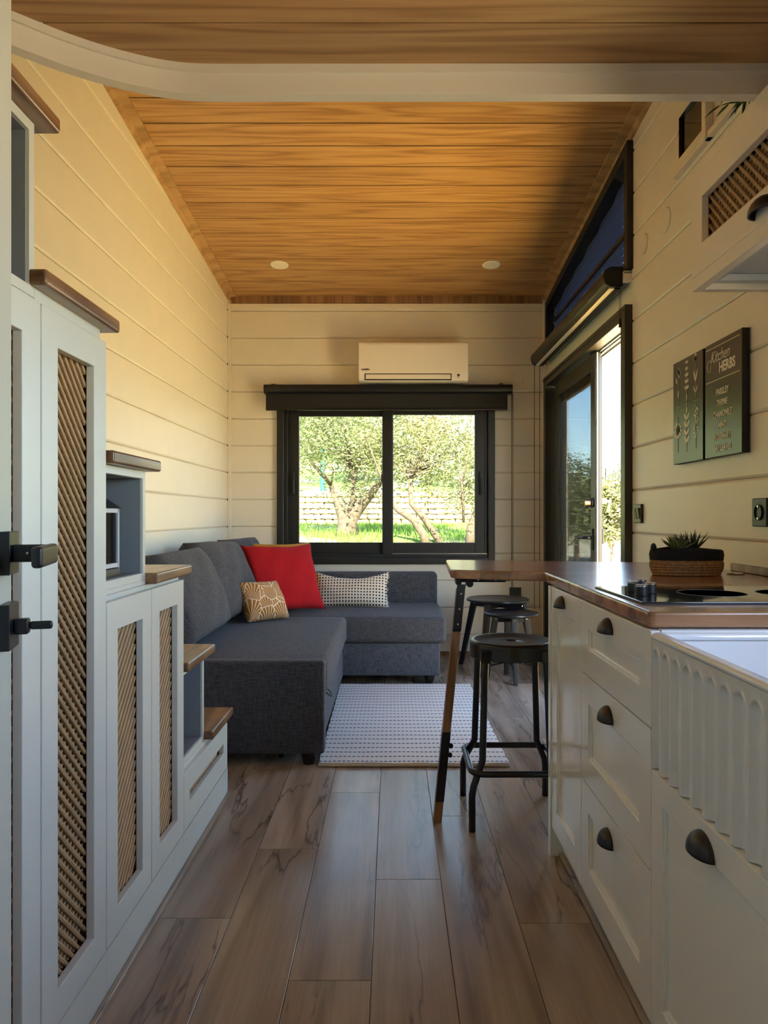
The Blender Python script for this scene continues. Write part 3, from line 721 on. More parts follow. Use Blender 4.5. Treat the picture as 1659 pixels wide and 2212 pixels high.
# low unit
u = thing('stair_cabinet', (-.9, 2.37, 0), 'lowest grey stair cabinet with an open cubby and a drawer with thin lattice slot', 'cabinet', 'stepped storage stair cabinets')
obj('plinth', MB().box(XL+.002, XD, 2.0955, 2.649, 0, .100), 'cab', u)
carc(u, 2.0985, 2.6445, .101, .282, (2.155, 2.585, .172, .205))
lattice_door(u, 2.0965, 2.6445, .103, .267, (2.155, 2.585, .172, .205), 1, name='drawer')
cubby(u, 2.0985, 2.380, .283, .566, t=.018)
tread(u, 2.0985, 2.416, .595); tread(u, 2.3815, 2.690, .311)
# lantern in the cubby
ln = thing('lantern', (-.70, 1.668, .88), 'small black and silver candle lantern standing in the open stair cubby', 'lantern')
lx, ly, lz, hw = -.70, 1.668, .880, .046
obj('base', MB().box(lx-.052, lx+.052, ly-.052, ly+.052, lz+.0005, lz+.02), 'black', ln, bevel=.002)
mb = MB()
for a in (-1, 1):
    for b in (-1, 1): mb.box(lx+a*hw-.004, lx+a*hw+.004, ly+b*hw-.004, ly+b*hw+.004, lz+.02, lz+.16)
for z in (.022, .150):
    for a in (-1, 1):
        mb.box(lx-hw, lx+hw, ly+a*hw-.004, ly+a*hw+.004, lz+z, lz+z+.010); mb.box(lx+a*hw-.004, lx+a*hw+.004, ly-hw, ly+hw, lz+z, lz+z+.010)
obj('frame', mb, 'hood', ln)
obj('glass_panel', frame_ring(MB(), 0, 0, (0, 0, 0, 0), (0, 0, 0, 0)) and MB().box(lx-hw+.001, lx+hw-.001, ly-hw, ly-hw+.002, lz+.03, lz+.152).box(lx-hw+.001, lx+hw-.001, ly+hw-.002, ly+hw, lz+.03, lz+.152).box(lx+hw-.002, lx+hw, ly-hw+.003, ly+hw-.003, lz+.03, lz+.152), 'glass_l', ln)
obj('candle', MB().lathe([(.0, 0), (.022, 0), (.022, .05), (.018, .052), (0, .05)], (lx, ly, lz+.021), 20), 'pebble', ln)
mb = MB(); r0, r1 = .055, .014
mb.add([(lx-r0, ly-r0, lz+.16), (lx+r0, ly-r0, lz+.16), (lx+r0, ly+r0, lz+.16), (lx-r0, ly+r0, lz+.16), (lx-r1, ly-r1, lz+.195), (lx+r1, ly-r1, lz+.195), (lx+r1, ly+r1, lz+.195), (lx-r1, ly+r1, lz+.195)],
       [(0, 3, 2, 1), (4, 5, 6, 7), (0, 1, 5, 4), (1, 2, 6, 5), (2, 3, 7, 6), (3, 0, 4, 7)])
obj('roof', mb, 'black', ln)
obj('wire_loop', MB().tube([(lx, ly+.042*math.cos(a), lz+.185+.048*math.sin(a)) for a in np.linspace(0, PI, 14)], .0018, 6), 'rubber', ln)

# ------------------------------------------------------------------ foreground open door
dn = Vector((-.276, .961, 0)); dv = Vector((.961, .276, 0))       # along the leaf, and its visible normal
E = Vector((-.4853, .92, 0))
def dpt(s, d, z): return E-dn*s+dv*d+Vector((0, 0, z))
def dbox(mb, s0, s1, d0, d1, z0, z1):
    return mb.add([dpt(s0, d0, z0), dpt(s1, d0, z0), dpt(s1, d1, z0), dpt(s0, d1, z0), dpt(s0, d0, z1), dpt(s1, d0, z1), dpt(s1, d1, z1), dpt(s0, d1, z1)],
                  [(0, 3, 2, 1), (4, 5, 6, 7), (0, 1, 5, 4), (1, 2, 6, 5), (2, 3, 7, 6), (3, 0, 4, 7)])
door_1 = struct('door_1', dbox(MB(), 0, .78, -.04, 0, .006, 1.985), 'door', bevel=.002)
zh = .978
hp = obj('handle_plate', dbox(MB(), .022, .070, .0005, .013, zh-.026, zh+.026), 'black', door_1, bevel=.0015)
mb = MB(); dbox(mb, .048, .060, .013, .060, zh-.011, zh+.010); obj('handle_neck', mb, 'rubber', door_1, bevel=.002)
mb = MB(); dbox(mb, .048, .150, .050, .062, zh-.013, zh+.011); obj('lever', mb, 'black', door_1, bevel=.004, seg=3)
obj('set_screw', MB().lathe([(0, -.001), (.0016, -.001), (.0016, .001), (0, .001)], tuple(dpt(.0606, .030, zh)), 12, 'Y'), 'steel', door_1)
zt = .889
obj('thumb_plate', dbox(MB(), .022, .072, .0005, .013, zt-.027, zt+.028), 'black', door_1, bevel=.0015)
mb = MB(); dbox(mb, .040, .056, .013, .030, zt-.010, zt+.009); dbox(mb, .044, .052, .030, .056, zt-.005, zt+.005); obj('thumb_turn', mb, 'black', door_1, bevel=.003)

# ------------------------------------------------------------------ kitchen run on the right
XF = .478
def cup(parent, y, z, xf=XF, sg=-1, L=.072, h=.033, p=.024):
    mb = MB(); n, m = 14, 7; vs = []; fs = []
    for sc in (1.0, .90):
        for i in range(m+1):
            ph = (PI/2)*i/m
            for j in range(n+1):
                th = PI*j/n
                # ellipsoid quarter: z up, outward = -x
                yy = math.cos(th)*L/2*sc; q = math.sin(th)
                vs.append((xf+sg*(p*sc*q*math.cos(ph)+.0005), y+yy, z-h/2+h*sc*q*math.sin(ph)))
    W = n+1; off = (m+1)*W
    for s_ in (0, off):
        for i in range(m):
            for j in range(n): fs.append((s_+i*W+j, s_+i*W+j+1, s_+(i+1)*W+j+1, s_+(i+1)*W+j))
    for j in range(n): fs.append((j, j+1, off+j+1, off+j)); fs.append((m*W+j, off+m*W+j, off+m*W+j+1, m*W+j+1))
    mb.add(vs, fs); o = obj('cup_handle', mb, 'black', parent, smooth=True); return o
def shaker(parent, y0, y1, z0, z1, name='door', fr=.065, mat='kit'):
    g = .0016; y0 += g; y1 -= g; z0 += g; z1 -= g
    i0 = (y0+fr, y1-fr, z0+fr, z1-fr)
    mb = MB()
    oo = [(y0, z0), (y1, z0), (y1, z1), (y0, z1)]; ii = [(i0[0], i0[2]), (i0[1], i0[2]), (i0[1], i0[3]), (i0[0], i0[3])]; b = .006
    jj = [(i0[0]+b, i0[2]+b), (i0[1]-b, i0[2]+b), (i0[1]-b, i0[3]-b), (i0[0]+b, i0[3]-b)]
    vs = [(XF+.018, *p) for p in oo]+[(XF, *p) for p in oo]+[(XF, *p) for p in ii]+[(XF+.004, *p) for p in ii]+[(XF+.0045, *p) for p in jj]+[(XF+.0095, *p) for p in jj]; fs = [(0, 1, 2, 3), (20, 21, 22, 23)]
    for lv in range(5):
        for k in range(4):
            j = (k+1) % 4; fs.append((lv*4+k, lv*4+j, lv*4+4+j, lv*4+4+k))
    mb.add(vs, fs); return obj(name, mb, mat, parent, bevel=.0012, seg=2)
ku = thing('base_cabinet', (.8, 2.0, 0), 'narrow white kitchen base cabinet with one tall shaker door at the far end', 'cabinet', 'white kitchen base cabinets')
obj('carcass', MB().box(XF+.020, XR-.002, 1.832, 2.170, .088, .811), 'kit', ku)
obj('end_panel', MB().box(XF-.004, XR-.002, 2.1705, 2.198, 0, .811), 'kit', ku)
obj('plinth', MB().box(.514, .528, 1.8315, 2.170, 0, .088), 'kit', ku)
d = shaker(ku, 1.831, 2.1705, .088, .811); cup(d, 2.035, .781)
ku = thing('base_cabinet', (.8, 1.6, 0), 'white kitchen base cabinet with three stacked shaker drawers', 'cabinet', 'white kitchen base cabinets')
obj('carcass', MB().box(XF+.020, XR-.002, 1.3365, 1.8305, .088, .811), 'kit', ku)
obj('plinth', MB().box(.514, .528, 1.3365, 1.8305, 0, .088), 'kit', ku)
for z0, z1, zh_ in ((.629, .811, .781), (.362, .629, .586), (.088, .362, .314)):
    d = shaker(ku, 1.3355, 1.831, z0, z1, 'drawer'); cup(d, 1.598, zh_)
ku = thing('base_cabinet', (.8, 1.0, 0), 'white kitchen sink cabinet with a short shaker door under the fluted basin', 'cabinet', 'white kitchen base cabinets')
obj('carcass', MB().box(XF+.020, XR-.002, .732, 1.3355, .088, .5565), 'kit', ku)
obj('side_panel', MB().box(XF+.020, XR-.002, .712, .7315, 0, .811), 'kit', ku)
obj('plinth', MB().box(.514, .528, .732, 1.3355, 0, .088), 'kit', ku)
d = shaker(ku, .735, 1.3355, .088, .5565, fr=.052); cup(d, 1.108, .522, L=.078)
# farmhouse sink
sk = thing('farmhouse_sink', (.72, 1.03, .557), 'deep white farmhouse sink with vertical flutes on its front apron', 'sink')
sy0, sy1, sx0, sx1, sz0, sz1 = .738, 1.3350, .480, .985, .5575, .808
ys = np.arange(sy0, sy1+.0005, .0019)
zs = np.concatenate([[sz0, sz0+.0, .62, .70, .744], np.arange(.748, .7805, .0022), [.784, .79, .796]])
zs = np.unique(zs); fl = [1.3165-.0453*k for k in range(13)]; hwf = .0165
vs = []; fs = []
for z in zs:
    for y in ys:
        yc = min(fl, key=lambda q: abs(q-y)); d2 = (y-yc)**2+max(0, z-.760)**2; r_ = math.sqrt(d2)/hwf
        ex = 0
        if r_ < 1 and yc > sy0+.02: ex = .0105*(1-max(0, (r_-.35)/.65)**2.2)
        elif r_ < 1.35 and yc > sy0+.02: ex = -.0016*math.sin(PI*(r_-1)/.35)
        vs.append((sx0+ex, y, z))
nW = len(ys)
for i in range(len(zs)-1):
    for j in range(nW-1): fs.append((i*nW+j, i*nW+j+1, (i+1)*nW+j+1, (i+1)*nW+j))
# back of the apron
n0 = len(vs)
for z in zs:
    for y in (ys[0], ys[-1]): vs.append((sx0+.012, y, z))
mb = MB().add(vs, fs)
top = [(i, nW*(len(zs)-1)+i) for i in range(nW)]
mb.add([(sx0+.012, ys[0], sz0), (sx0+.012, ys[-1], sz0), (sx0+.012, ys[-1], .80), (sx0+.012, ys[0], .80)], [(0, 1, 2, 3)])
mb.add([(v[0], v[1], sz0) for v in vs[:nW]]+[(sx0+.012, ys[-1], sz0), (sx0+.012, ys[0], sz0)], [tuple(range(nW+2))])
for yy, k in ((ys[0], 0), (ys[-1], nW-1)):
    mb.add([(vs[k][0], yy, sz0), (sx0+.012, yy, sz0), (sx0+.012, yy, .80), (vs[k][0], yy, .80)], [(0, 1, 2, 3)])
obj('fluted_apron', mb, 'porc', sk, smooth=True)
mb = MB()
fr_o = (sx0+.0, sx1, sy0, sy1); ti = .021
def ringz(mb, z0, z1, o, i):
    oo = [(o[0], o[2]), (o[1], o[2]), (o[1], o[3]), (o[0], o[3])]; ii = [(i[0], i[2]), (i[1], i[2]), (i[1], i[3]), (i[0], i[3])]
    vs = [(*p, z0) for p in oo]+[(*p, z0) for p in ii]+[(*p, z1) for p in oo]+[(*p, z1) for p in ii]; fs = []
    for k in range(4):
        j = (k+1) % 4; fs += [(k, 4+k, 4+j, j), (8+k, 8+j, 12+j, 12+k), (k, j, 8+j, 8+k), (4+k, 12+k, 12+j, 4+j)]
    return mb.add(vs, fs)
obj('rim', ringz(MB(), .7945, sz1, (sx0-.002, sx1, sy0-.001, sy1), (sx0+ti, sx1-ti, sy0+ti, sy1-ti)), 'porc', sk, bevel=.006, seg=3)
mb = ringz(MB(), .58, .7945, (sx0+.0125, sx1, sy0, sy1), (sx0+ti, sx1-ti, sy0+ti, sy1-ti)); mb.box(sx0+.0125, sx1, sy0, sy1, .5600, .58)
obj('basin', mb, 'porc', sk)
obj('drain', MB().lathe([(0, .002), (.03, .002), (.042, .004), (.045, 0)], (.74, 1.03, .5805), 28), 'steel', sk, smooth=True)
# worktop with bar peninsula
poly = [(.483, 2.306), (.480, 1.358), (.488, 1.350), (XR-.002, 1.350), (XR-.002, 2.765), (.240, 2.953), (.217, 2.935), (.196, 2.440), (.212, 2.402)]
mb = MB(); mb.prism(poly, lambda q: (q[0], q[1], .8125), lambda q: (q[0], q[1], .843))
wt = obj('worktop', mb, 'top', None, bevel=.006, seg=3); tag(wt, 'brown oiled wood worktop with a bar extension over the stool', 'worktop')
obj('upstand', MB().box(XR-.018, XR-.002, .7, 2.36, .8435, .868), 'legwood', wt, bevel=.003)
obj('rear_strip', MB().box(sx1+.002, XR-.002, .712, 1.349, .8125, .843), 'top', wt, bevel=.003)
# folding bar leg
bg = thing('folding_support', (.15, 2.42, 0), 'slanted wooden folding support with black steel bracket under the bar top', 'support')
La, Lb = Vector((.150, 2.425, .0)), Vector((.234, 2.475, .790))
def slant(mb, t0, t1, hx, hy, dx=0, dy=0):
    a = La.lerp(Lb, t0); b = La.lerp(Lb, t1); vs = []
    for p in (a, b):
        for sx_, sy_ in ((-1, -1), (1, -1), (1, 1), (-1, 1)): vs.append((p.x+sx_*hx+dx, p.y+sy_*hy+dy, p.z))
    return mb.add(vs, [(0, 3, 2, 1), (4, 5, 6, 7), (0, 1, 5, 4), (1, 2, 6, 5), (2, 3, 7, 6), (3, 0, 4, 7)])
obj('post', slant(MB(), 0, .98, .0135, .020), 'legwood', bg, bevel=.002)
obj('sleeve', slant(MB(), .085, .375, .0142, .0208), 'black', bg, bevel=.001)
br = obj('bracket', slant(MB(), .80, 1.0, .0145, .004, 0, -.0235), 'black', bg, bevel=.0015)
for t_ in (.83, .895, .96):
    p = La.lerp(Lb, t_); obj('screw', MB().lathe([(0, -.0015), (.0035, -.001), (.004, 0)], (p.x+.001, p.y-.0278, p.z), 12, 'Y'), 'steel', br)
obj('hinge_plate', MB().box(.214, .385, 2.452, 2.492, .797, .8125), 'black', bg, bevel=.002)
obj('hinge_knuckle', MB().lathe([(0, -.006), (.012, -.006), (.012, .04), (0, .04)], (.262, 2.452, .792), 18, 'Y').lathe([(0, -.006), (.010, -.006), (.010, .04), (0, .04)], (.224, 2.452, .796), 18, 'Y'), 'black', bg)
for x in (.29, .35): obj('screw', MB().lathe([(0, -.0015), (.0035, -.001), (.004, 0)], (x, 2.4515, .805), 12, 'Y'), 'steel', bg)
obj('batten', MB().box(.386, .40, 2.455, 2.49, .800, .8125), 'legwood', bg)
for dz in (.245, .215):
    p = La.lerp(Lb, dz/.79); obj('knob', MB().lathe([(0, 0), (.006, 0), (.009, .006), (.008, .012), (0, .015)], (p.x+.0145, p.y, p.z), 14, 'X'), 'rubber', bg, smooth=True)

# hob
hb = thing('hob', (.78, 1.63, .843), 'black ceramic glass hob set in the worktop with control knobs', 'hob')
obj('glass_plate', MB().box(.505, 1.02, 1.462, 1.795, .8435, .8485), 'hob', hb, bevel=.0015)
obj('edge', ringz(MB(), .8432, .8455, (.503, 1.022, 1.460, 1.797), (.51, 1.015, 1.467, 1.79)), 'rubber', hb)
for x, y in ((.553, 1.66), (.5435, 1.575), (.580, 1.625), (.590, 1.715)):
    k_ = obj('knob', MB().lathe([(0, 0), (.0135, 0), (.0135, .004), (.0125, .020), (0, .020)], (x, y, .8485), 24), 'rubber', hb, bevel=.001)
    obj('cap', MB().lathe([(.0, 0), (.0125, 0), (.0125, .003), (.011, .0045), (0, .0045)], (x, y, .8685), 24), 'steel', k_, smooth=False)
for x, y in ((.72, 1.63), (.90, 1.63)):
    obj('cooking_zone', MB().lathe([(.072, .0), (.072, .0003), (.074, .0003), (.074, 0)], (x, y, .8486), 40), 'cabin', hb)
# steel pop-up disc
tag(obj('steel_cap', MB().lathe([(0, .006), (.020, .005), (.026, .0025), (.027, 0)], (1.055, 2.225, .8436), 28), 'steel', smooth=True), 'small round steel cap on worktop right of the rope basket', 'cap')
# rope basket with succulents
bk = thing('rope_basket', (.895, 2.20, .8435), 'oval jute rope basket with black felt rim on the worktop', 'basket')
mb = MB(); prof = []
nC = 6
rx = lambda h: .100+.008*math.sin(h*PI*.9)
for i in range(nC):
    zc_ = .0045+i*.0078
    for a in np.linspace(-PI/2, PI/2, 6): prof.append((rx(i/nC)+.0042*math.cos(a), zc_+.0042*math.sin(a)))
prof = [(0.0, .0005)]+prof+[(.096, .048), (.094, .01), (0, .01)]
obj('rope_body', mb.lathe(prof, (.895, 2.2, .8435), 48, sx=1.0, sy=.58), 'jute', bk, smooth=True)
prof = [(.103, .040), (.110, .046), (.112, .062), (.109, .078), (.103, .081), (.097, .076), (.097, .046)]
mbf = MB().lathe(prof+[prof[0]], (.895, 2.2, .8435), 48, sx=1.0, sy=.58)
mbf.v = [(x, y, z+.004*math.cos((x-.895)*30) if z > .91 else z) for x, y, z in mbf.v]
obj('felt_rim', mbf, 'felt', bk, smooth=True)
obj('carry_loop', MB().tube([(.795+.012*math.cos(a)*.6, 2.2+.03*math.cos(a), .918+.016*math.sin(a)) for a in np.linspace(0, PI, 12)], .006, 8), 'felt', bk, smooth=True)
obj('filler', MB().lathe([(0, .072), (.05, .074), (.097, .066), (.097, .055)], (.895, 2.2, .8435), 32, sx=1.0, sy=.58), 'pebble', bk, smooth=True)
def blade(mb, base, tip, wd, th=.004, curl=0.0):
    b, t_ = Vector(base), Vector(tip); d = (t_-b); s_ = d.cross(Vector((0, 0, 1))); s_ = (s_ if s_.length > 1e-5 else Vector((1, 0, 0))).normalized(); nrm = s_.cross(d).normalized()
    pts = []; 
    for u_, w_ in ((0, .6), (.35, 1), (.7, .62), (1, .04)):
        c = b+d*u_+nrm*curl*u_*u_; pts += [c-s_*wd*w_/2, c-nrm*th*w_, c+s_*wd*w_/2, c+nrm*th*w_*.4]
    fs = []
    for i in range(3):
        for k in range(4): fs.append((i*4+k, i*4+(k+1) % 4, i*4+4+(k+1) % 4, i*4+4+k))
    mb.add(pts, fs+[(0, 3, 2, 1), (12, 13, 14, 15)])
p1 = thing('succulent', (.903, 2.19, .915), 'dark spiky aloe shaped succulent in the rope basket', 'plant')
for k in range(26):
    a = k*2.4; t_ = k/26; el = 1.45-1.0*t_; L_ = .052+.022*random.random()
    mb = MB(); base = (.908+.006*math.cos(a), 2.19+.006*math.sin(a), .918)
    blade(mb, base, (base[0]+L_*math.cos(el)*math.cos(a), base[1]+L_*math.cos(el)*math.sin(a), base[2]+L_*math.sin(el)), .009)
    obj('leaf', mb, 'succ', p1, smooth=True)
p2 = thing('succulent', (.862, 2.175, .915), 'broad leaved green rosette succulent in the rope basket', 'plant')
for k in range(22):
    a = k*2.4+.5; t_ = k/22; el = 1.3-1.0*t_; L_ = .050+.010*t_
    mb = MB(); base = (.852+.004*math.cos(a), 2.160+.004*math.sin(a), .921)
    blade(mb, base, (base[0]+L_*math.cos(el)*math.cos(a), base[1]+L_*math.cos(el)*math.sin(a), base[2]+L_*math.sin(el)), .018, .005)
    obj('leaf', mb, 'succ2', p2, smooth=True)
# wall cabinet with extractor
hc = thing('wall_cabinet', (.95, 1.45, 1.607), 'white wall cabinet with lattice door and open hood recess underneath', 'cabinet')
carc(hc, .95, 1.885, 1.66, 1.8985, (1.02, 1.822, 1.712, 1.829), XR-.002, .800)
obj('lower_frame', ringz(MB(), 1.607, 1.659, (.782, XR-.002, .95, 1.888), (.806, XR-.02, .975, 1.864)), 'trim', hc, bevel=.002)
obj('hood_panel', MB().box(.808, XR-.022, .977, 1.862, 1.640, 1.648), 'hood', hc)
obj('hood_step', ringz(MB(), 1.622, 1.6395, (.808, XR-.022, .977, 1.862), (.835, XR-.05, 1.0, 1.838)), 'hood', hc, bevel=.002)
obj('top_slab', MB().box(.786, XR-.002, .95, 1.892, 1.899, 1.928), 'trim', hc, bevel=.002)
dd = lattice_door(hc, .955, 1.885, 1.6395, 1.896, (1.02, 1.822, 1.712, 1.829), 1, sg=-1, xf=.780, th=.018, mat='trim')
cup(dd, 1.515, 1.676, xf=.780, L=.085, p=.03, h=.036)
# trailing plant on top of the cabinet
tp = thing('potted_plant', (.93, 1.80, 1.929), 'small leafy green plant on top of the wall cabinet', 'plant')
obj('pot', MB().lathe([(0, 0), (.03, 0), (.04, .07), (.036, .07), (.034, .06), (0, .06)], (.93, 1.80, 1.9285), 24), 'white', tp, smooth=True)
for k in range(60):
    a = random.uniform(0, 2*PI); r_ = random.uniform(.03, .16); base = Vector((.90+r_*.5*math.cos(a), 1.82+r_*.5*math.sin(a), 2.09+random.uniform(-.02, .12)))
    mb = MB(); blade(mb, base, base+Vector((.042*math.cos(a), .042*math.sin(a), random.uniform(-.035, .02))), .009, .001, -.01)
    obj('leaf', mb, 'leafg', tp, smooth=True)
obj('stem', MB().tube([(.93, 1.80, 1.99), (.92, 1.81, 2.16)], .004, 6), 'leafg', tp)

# herb boards
def herb_board(y_far, y_near, z0, z1, label):
    t_ = thing('wall_sign', (XR-.02, (y_far+y_near)/2, z0), label, 'sign', 'kitchen herb boards')
    obj('panel', MB().box(1.094, XR-.003, y_near, y_far, z0, z1), 'board', t_, bevel=.0012, seg=1)
    obj('side_wrap', frame_ring(MB(), 1.0955, XR-.0028, (y_near-.0006, y_far+.0006, z0-.0006, z1+.0006), (y_near+.001, y_far-.001, z0+.001, z1-.001)), 'rubber', t_)
    obj('spacer', MB().box(XR-.003, XR, y_near+.02, y_far-.02, z0+.02, z1-.02), 'rubber', t_)
    return t_
s1 = herb_board(2.528, 2.262, 1.222, 1.612, 'dark wall board lettered with kitchen herb names, nearer of the pair')
xw = 1.0935; yc = 2.395; XDR, YDR = (0, -1, 0), (0, 0, 1)
text_mesh('lettering', 'Kitchen', .056, 'ink', s1, (xw, yc+.018, 1.543), XDR, YDR, sx=.80, shear=.35)
text_mesh('lettering', 'HERBS', .047, 'ink', s1, (xw, yc-.034, 1.503), XDR, YDR, sx=.86, bold=.0018)
obj('flourish', MB().tube([(xw, yc+.098-.018*math.cos(a)*(1-a*.06), 1.535+.024*math.sin(a)*(1-a*.06)) for a in np.linspace(.4, 6.6, 26)], .0011, 5), 'ink', s1)
for z in (1.480, 1.593): obj('rule_line', MB().box(xw-.0004, xw+.0003, 2.275, 2.518, z, z+.0022), 'ink', s1)
for i, (tx, ss) in enumerate((('PARSLEY', .030), ('THYME', .030), ('CHAMOMILE', .030), ('MINT', .030), ('ROSEMARY', .030), ('BAY LEAVES', .030))):
    text_mesh('lettering', tx, ss, 'ink', s1, (xw, yc, 1.428-.0376*i), XDR, YDR, sx=.80, bold=.0008)
s2 = herb_board(2.814, 2.546, 1.222, 1.612, 'dark wall board printed with six pale herb sprigs, farther of the pair')
def sprig(cy_, cz, kind, parent):
    mb = MB(); X0 = xw-.0006
    def lf(y, z, ang, L_, W_):
        d = Vector((0, -math.sin(ang), math.cos(ang))); s_ = Vector((0, math.cos(ang), math.sin(ang))); b = Vector((X0, y, z)); n = 6
        pts = [b]+[b+d*L_*u_+s_*W_*w_ for u_, w_ in ((.25, .38), (.55, .5), (.8, .3))]+[b+d*L_]+[b+d*L_*u_-s_*W_*w_ for u_, w_ in ((.8, .3), (.55, .5), (.25, .38))]
        mb.add(pts, [tuple(range(len(pts)))])
    if kind == 0:   # parsley like bunch
        for k in range(9): lf(cy_+random.uniform(-.02, .02), cz+random.uniform(-.0, .05), random.uniform(-.5, .5), .030, .010)
        for k in (-.25, 0, .25): lf(cy_, cz-.055, k, .04, .005)
    elif kind == 1:
        for k in range(5):
            for s_ in (-1, 1): lf(cy_, cz-.03+k*.024, s_*1.1, .022-.002*k, .014)
        lf(cy_, cz-.075, 0, .03, .010)
    elif kind == 2:
        lf(cy_, cz+.04, 0, .038, .026); lf(cy_, cz+.045, .5, .03, .014); lf(cy_, cz+.045, -.5, .03, .014)
        for s_ in (-.35, .35): lf(cy_, cz-.03, s_, .05, .009); lf(cy_, cz-.07, s_*1.6, .035, .007)
    elif kind == 3:
        for k in range(11): lf(cy_, cz, k*2*PI/11, .036, .017)
        lf(cy_, cz-.05, 0, .03, .004)
    elif kind == 4:
        for k in range(4):
            for s_ in (-1, 1): lf(cy_, cz-.05+k*.028, s_*.75, .036, .015)
        lf(cy_, cz+.055, 0, .034, .012)
    else:
        for k in range(26): lf(cy_+random.uniform(-.014, .014)-.01*(k/26), cz-.045+k*.0044, random.uniform(-1.5, 1.5), .015, .008)
    mb.tube([(X0+.0002, cy_, cz-.085), (X0+.0002, cy_, cz+.05)], .0009, 4)
    obj('herb_print', mb, 'ink', parent)
for kind, (yy, zz) in enumerate(((2.762, 1.520), (2.684, 1.525), (2.606, 1.535), (2.764, 1.35), (2.684, 1.345), (2.602, 1.35))): sprig(yy, zz, kind, s2)
for y_, z_ in ((2.762, 1.436), (2.684, 1.437), (2.606, 1.438)): obj('rule_line', MB().box(xw-.0002, xw+.0003, y_-.022, y_+.022, z_, z_+.0012), 'ink', s2)

# ------------------------------------------------------------------ stools
def ring_pts(cx, cy_, z, h, r, n=6):
    pts = []
    for (sx_, sy_, a0) in ((1, 1, 0), (-1, 1, PI/2), (-1, -1, PI), (1, -1, 1.5*PI)):
        for k in range(n+1):
            a = a0+PI/2*k/n; pts.append((cx+sx_*(h-r)+r*math.cos(a), cy_+sy_*(h-r)+r*math.sin(a), z))
    return pts+[pts[0], pts[1]]
sx_, sy_ = .408, 2.492
st = thing('bar_stool', (sx_, sy_, 0), 'black metal bar stool with square footrest under the bar top', 'stool')
prof = [(.017, .588), (.020, .592), (.060, .588), (.105, .590), (.122, .597), (.134, .598), (.139, .594), (.141, .586), (.141, .552), (.145, .546), (.145, .543), (.138, .543), (.135, .578), (.017, .578)]
obj('seat', MB().lathe(prof+[prof[0]], (sx_, sy_, 0), 56), 'stool', st, smooth=True, label='dished round black seat with centre hole')
for a in (-1, 1):
    for b in (-1, 1):
        ux, uy = sx_+a*.100, sy_+b*.100; mx, my = sx_+a*.112, sy_+b*.114; fx, fy = sx_+a*.150, sy_+b*.150
        pts = [(ux, uy, .575), (ux+a*.003, uy+b*.003, .50), (mx, my, .215)]
        pts += [(mx+(fx-mx)*t_, my+(fy-my)*t_, .215-.085*(t_)) for t_ in (.15, .5, .85)]+[(fx, fy, .115), (fx, fy, .100), (fx, fy, 0.0)]
        pts = [tuple(p) for p in pts]
        obj('leg', MB().tube(pts, .0115, 12), 'stool', st, smooth=True)
        obj('seat_lug', MB().box(sx_+a*.099-.017, sx_+a*.099+.017, sy_+b*.099-.017, sy_+b*.099+.017, .535, .578), 'stool', st, bevel=.004)
obj('footrest', MB().tube(ring_pts(sx_, sy_, .184, .150, .045), .0105, 10, False), 'stool', st, smooth=True)
def round_stool(cx, cy_, zt_, r, rf, rt, angs, label, cross=None):
    t_ = thing('round_stool', (cx, cy_, 0), label, 'stool', 'round black wooden stools')
    pr = [(0, zt_-.004), (r-.03, zt_-.004), (r-.018, zt_-.001), (r-.006, zt_), (r, zt_-.006), (r-.002, zt_-.016), (r-.02, zt_-.022), (0, zt_-.022)]
    obj('seat', MB().lathe(pr, (cx, cy_, 0), 56), 'stool', t_, smooth=True)
    for a in angs:
        a = math.radians(a); c, s = math.cos(a), math.sin(a); mb = MB(); vs = []
        for (rr_, z, hw_) in ((rf, 0, .013), (rt, zt_-.022, .019)):
            for p_, q_ in ((-1, -1), (1, -1), (1, 1), (-1, 1)): vs.append((cx+c*rr_-s*hw_*q_+c*hw_*p_, cy_+s*rr_+c*hw_*q_+s*hw_*p_, z))
        mb.add(vs, [(0, 3, 2, 1), (4, 5, 6, 7), (0, 1, 5, 4), (1, 2, 6, 5), (2, 3, 7, 6), (3, 0, 4, 7)]); obj('leg', mb, 'stool', t_, bevel=.002)
    mb = MB()
    for a in angs[:2]:
        a = math.radians(a); c, s = math.cos(a), math.sin(a); q = rt+.0
        mb.prism([(-q, -.011), (q, -.011), (q, .011), (-q, .011)], lambda p: (cx+c*p[0]-s*p[1], cy_+s*p[0]+c*p[1], zt_-.062), lambda p: (cx+c*p[0]-s*p[1], cy_+s*p[0]+c*p[1], zt_-.023))
    obj('cross_rail', mb, 'stool', t_)
    if cross:
        mb = MB()
        for i, a in enumerate(angs[:2]):
            a = math.radians(a); c, s = math.cos(a), math.sin(a); q = rf*.97
            mb.tube([(cx-c*q, cy_-s*q, cross), (cx-c*q*.3, cy_-s*q*.3, cross+.012+.012*i), (cx+c*q*.3, cy_+s*q*.3, cross+.012+.012*i), (cx+c*q, cy_+s*q, cross)], .006, 8)
        obj('stretcher', mb, 'stool', t_, smooth=True)
    for a in angs:
        a = math.radians(a); obj('screw', MB().lathe([(0, 0), (.006, 0), (.006, .004), (0, .005)], (cx+math.cos(a)*rt, cy_+math.sin(a)*rt-.022, zt_-.04), 10, 'Y'), 'steel', t_)
    return t_
round_stool(.705, 4.84, .471, .209, .27, .17, (240, 150, 60, 330), 'larger black round stool against the back wall by the glazed door')
round_stool(.737, 4.50, .424, .170, .152, .095, (272, 0, 92, 180), 'smaller black round stool with crossed metal stretcher, in front of the larger one', cross=.085)

